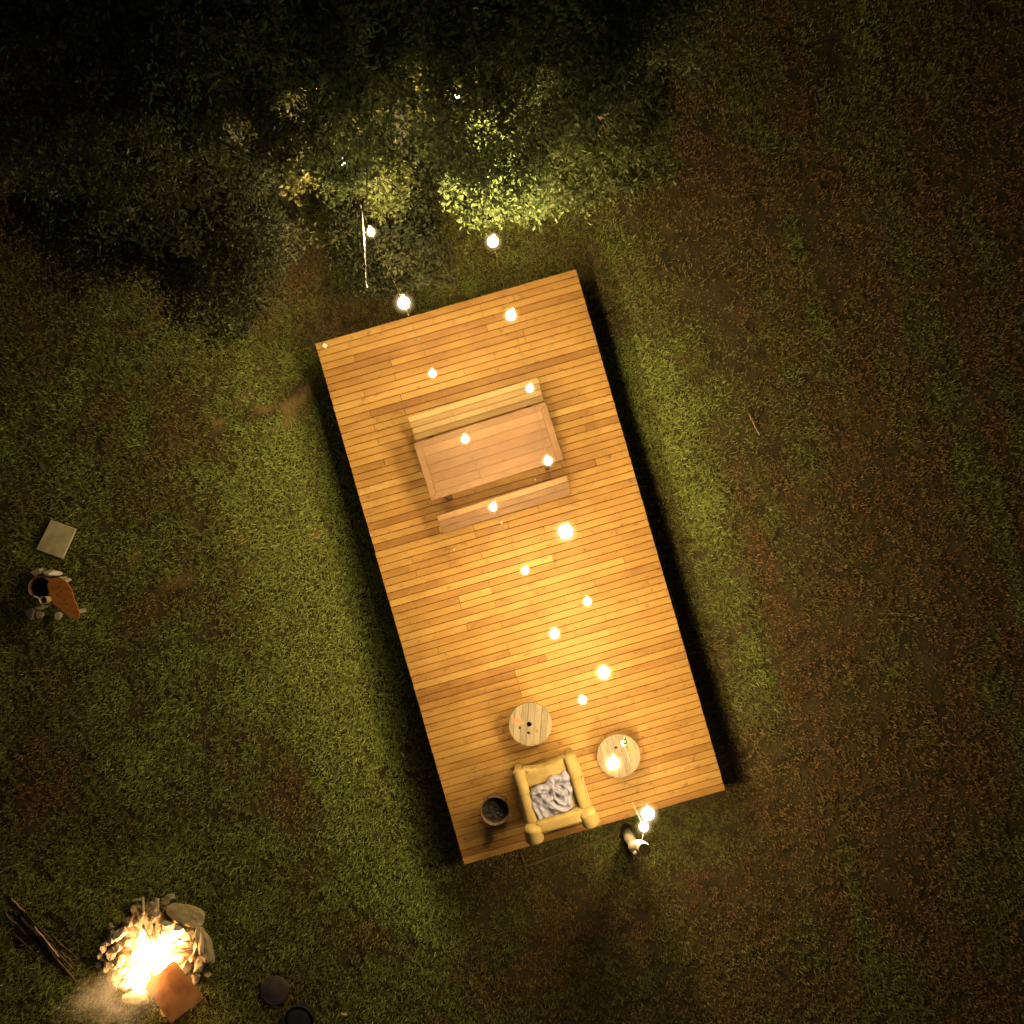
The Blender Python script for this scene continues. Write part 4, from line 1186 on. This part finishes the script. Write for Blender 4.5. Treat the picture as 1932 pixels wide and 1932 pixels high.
# ------------------------------------------------------------------ drum, board, cup, firewood on the left
def lx(cx, cy): return (40+cx*.07246)*.8944, (1180+cy*.07246)*.8944
def drum():
    p = P(*lx(590, 830), .36)
    t = thing("fire_drum", "small rusty open drum with near-black inside left of the deck", "drum", (p.x, p.y, 0))
    MB().lathe([(.145,.0),(.15,.03),(.158,.35),(.162,.36),(.154,.362),(.150,.34),(.143,.06)], 36).build("wall", M_drum, t, smooth=True)
    MB().lathe([(.1425,.10),(.10,.115),(.02,.11)], 30).build("dark_floor", M_black, t, smooth=True)  # near-black disc low inside the drum
drum()
def board():
    pl = [(890,590),(960,555),(1060,535),(1180,540),(1260,570),(1340,620),(1440,730),(1530,870),(1590,1080),(1640,1240),(1700,1390),(1750,1520),(1762,1640),(1740,1710),(1690,1745),(1580,1730),(1400,1620),(1240,1500),(1130,1400),(1040,1345),(985,1300),(930,1150),(880,1020),(840,880),(820,760),(835,660)]
    z = .42
    pc = P(*lx(1280, 1130), z)
    poly = [((P(*lx(*q), z)-pc).x, (P(*lx(*q), z)-pc).y) for q in pl][::-1]
    t = thing("board", "tapered orange wooden board with small dark marks resting on the rusty drum", "board", (pc.x, pc.y, z-.03))
    MB().prism(poly, 0, .03).build("panel", M_orange, t, bevel=.008, seg=3)
    mk = MB()
    def stroke(a, b, w=.004):
        a = P(*lx(*a), z)-pc; b = P(*lx(*b), z)-pc; d = (b-a); nn = Vector((-d.y, d.x)).normalized()*w
        mk.prism([(a.x+nn.x, a.y+nn.y), (a.x-nn.x, a.y-nn.y), (b.x-nn.x, b.y-nn.y), (b.x+nn.x, b.y+nn.y)], .0302, .0315)
    for (cx, cy) in ((1170,790),(1235,925),(1330,1180),(1370,1290)):
        stroke((cx-50, cy+15), (cx+50, cy-22)); stroke((cx-20, cy+28), (cx+25, cy+20), .003); stroke((cx+45, cy-30), (cx+50, cy), .003)
    stroke((1090,1040),(1150,1010)); stroke((1110,1060),(1170,1050), .003); stroke((1390,1040),(1430,1045), .003); stroke((1310,1020),(1330,1050), .003)
    mk.build("carved_marks", M_carve, t)
    # trestle stub that keeps the far end level
    q = P(*lx(1560, 1560), z)-pc
    MB().tube([(q.x, q.y, -z+.03), (q.x, q.y, -.001)], .035, 10).build("leg", M_split, t)
board()
def cup():
    q = P(*lx(705, 1190), .585)
    t = thing("cup", "cream cup standing at the edge of the orange board", "cup", (q.x, q.y, .422))
    MB().lathe([(.043,.001),(.047,.01),(.054,.158),(.056,.163),(.051,.163),(.044,.02)], 26).build("wall", M_cup, t, smooth=True)
    MB().lathe([(.0475,.085),(.02,.086)], 26).build("drink", M_tub, t)
cup()
def wedge(cx, cy, pl, h, mat, label, tilt=0, ro=0):
    c = P(*lx(cx, cy), h)
    poly = [((P(*lx(*q), h)-c).x, (P(*lx(*q), h)-c).y) for q in pl][::-1]
    o = MB().prism(poly, 0, h).build("split_log", mat, None, bevel=.003)
    o.location = (c.x, c.y, 0)
    tag(o, label, "firewood", "split logs round the rusty drum")
wedge(300, 1580, [(160,1510),(370,1415),(435,1500),(370,1690),(300,1765),(250,1690)], .15, M_split, "grey triangular split log standing furthest left below the drum")
wedge(590, 1420, [(430,1390),(640,1350),(780,1370),(740,1420),(590,1500)], .13, M_split, "dark split log touching the lower side of the drum")
wedge(590, 1620, [(485,1510),(600,1530),(720,1580),(680,1660),(540,1740),(495,1690)], .12, M_split, "grey split log standing second from left below the drum")
wedge(1115, 1640, [(1040,1580),(1120,1540),(1200,1600),(1180,1700),(1100,1780),(1035,1730)], .12, M_splitpale, "orange tinted split log half under the orange board")
wedge(490, 380, [(330,380),(560,265),(605,330),(590,420),(510,500),(450,480)], .16, M_splitpale, "pale triangular split log standing above the drum")
rock(*lx(830, 400), 13, 10, .20, 10, M_stone, "broad cream rock behind the rusty drum", "rock", seed=71, name="rock")
rock(*lx(1100, 400), 7, 5.5, .24, -12, M_white, "small white stone between the cream rock and the orange board", "stone", seed=72)
rock(*lx(1275, 530), 4, 4, .22, 0, M_stone, "pale pebble beside the top of the orange board, nearer the white stone", "stone", seed=73)
rock(*lx(1390, 610), 4, 5, .2, 30, M_stone, "pale pebble on the right shoulder of the orange board", "stone", seed=74)
a = P(*lx(400, 1050), .36); b = P(*lx(590, 1135), .36)
pole("cord", a, b, .010, .014, M_rope, "short white cord end between the drum and the cup", "cord", None, 77, wob=.01)
pole("stick", P(*lx(850,1420), .1), P(*lx(1060,1560), .1), .03, .028, M_bark, "bark covered branch beneath the orange board", "stick", None, 78)

# ------------------------------------------------------------------ timber edging below the deck
e0 = P(993, 1633, .03); e1 = P(1160, 1574, .03)
d = e1-e0; ang = math.atan2(d.y, d.x)
t = thing("garden_edging", "low weathered timber edging half sunk in grass below the deck's lower edge", "edging", (e0.x, e0.y, 0), ang)
MB().box(0, d.length*.58, -.012, .012, -.03, .055).build("long_rail", M_twig, t, bevel=.003)
MB().box(d.length*.60, d.length, -.012, .012, -.03, .05).build("long_rail", M_twig, t, bevel=.003)
MB().box(-.024, -.001, -.012, .20, -.03, .05).build("end_rail", M_twig, t, bevel=.003)
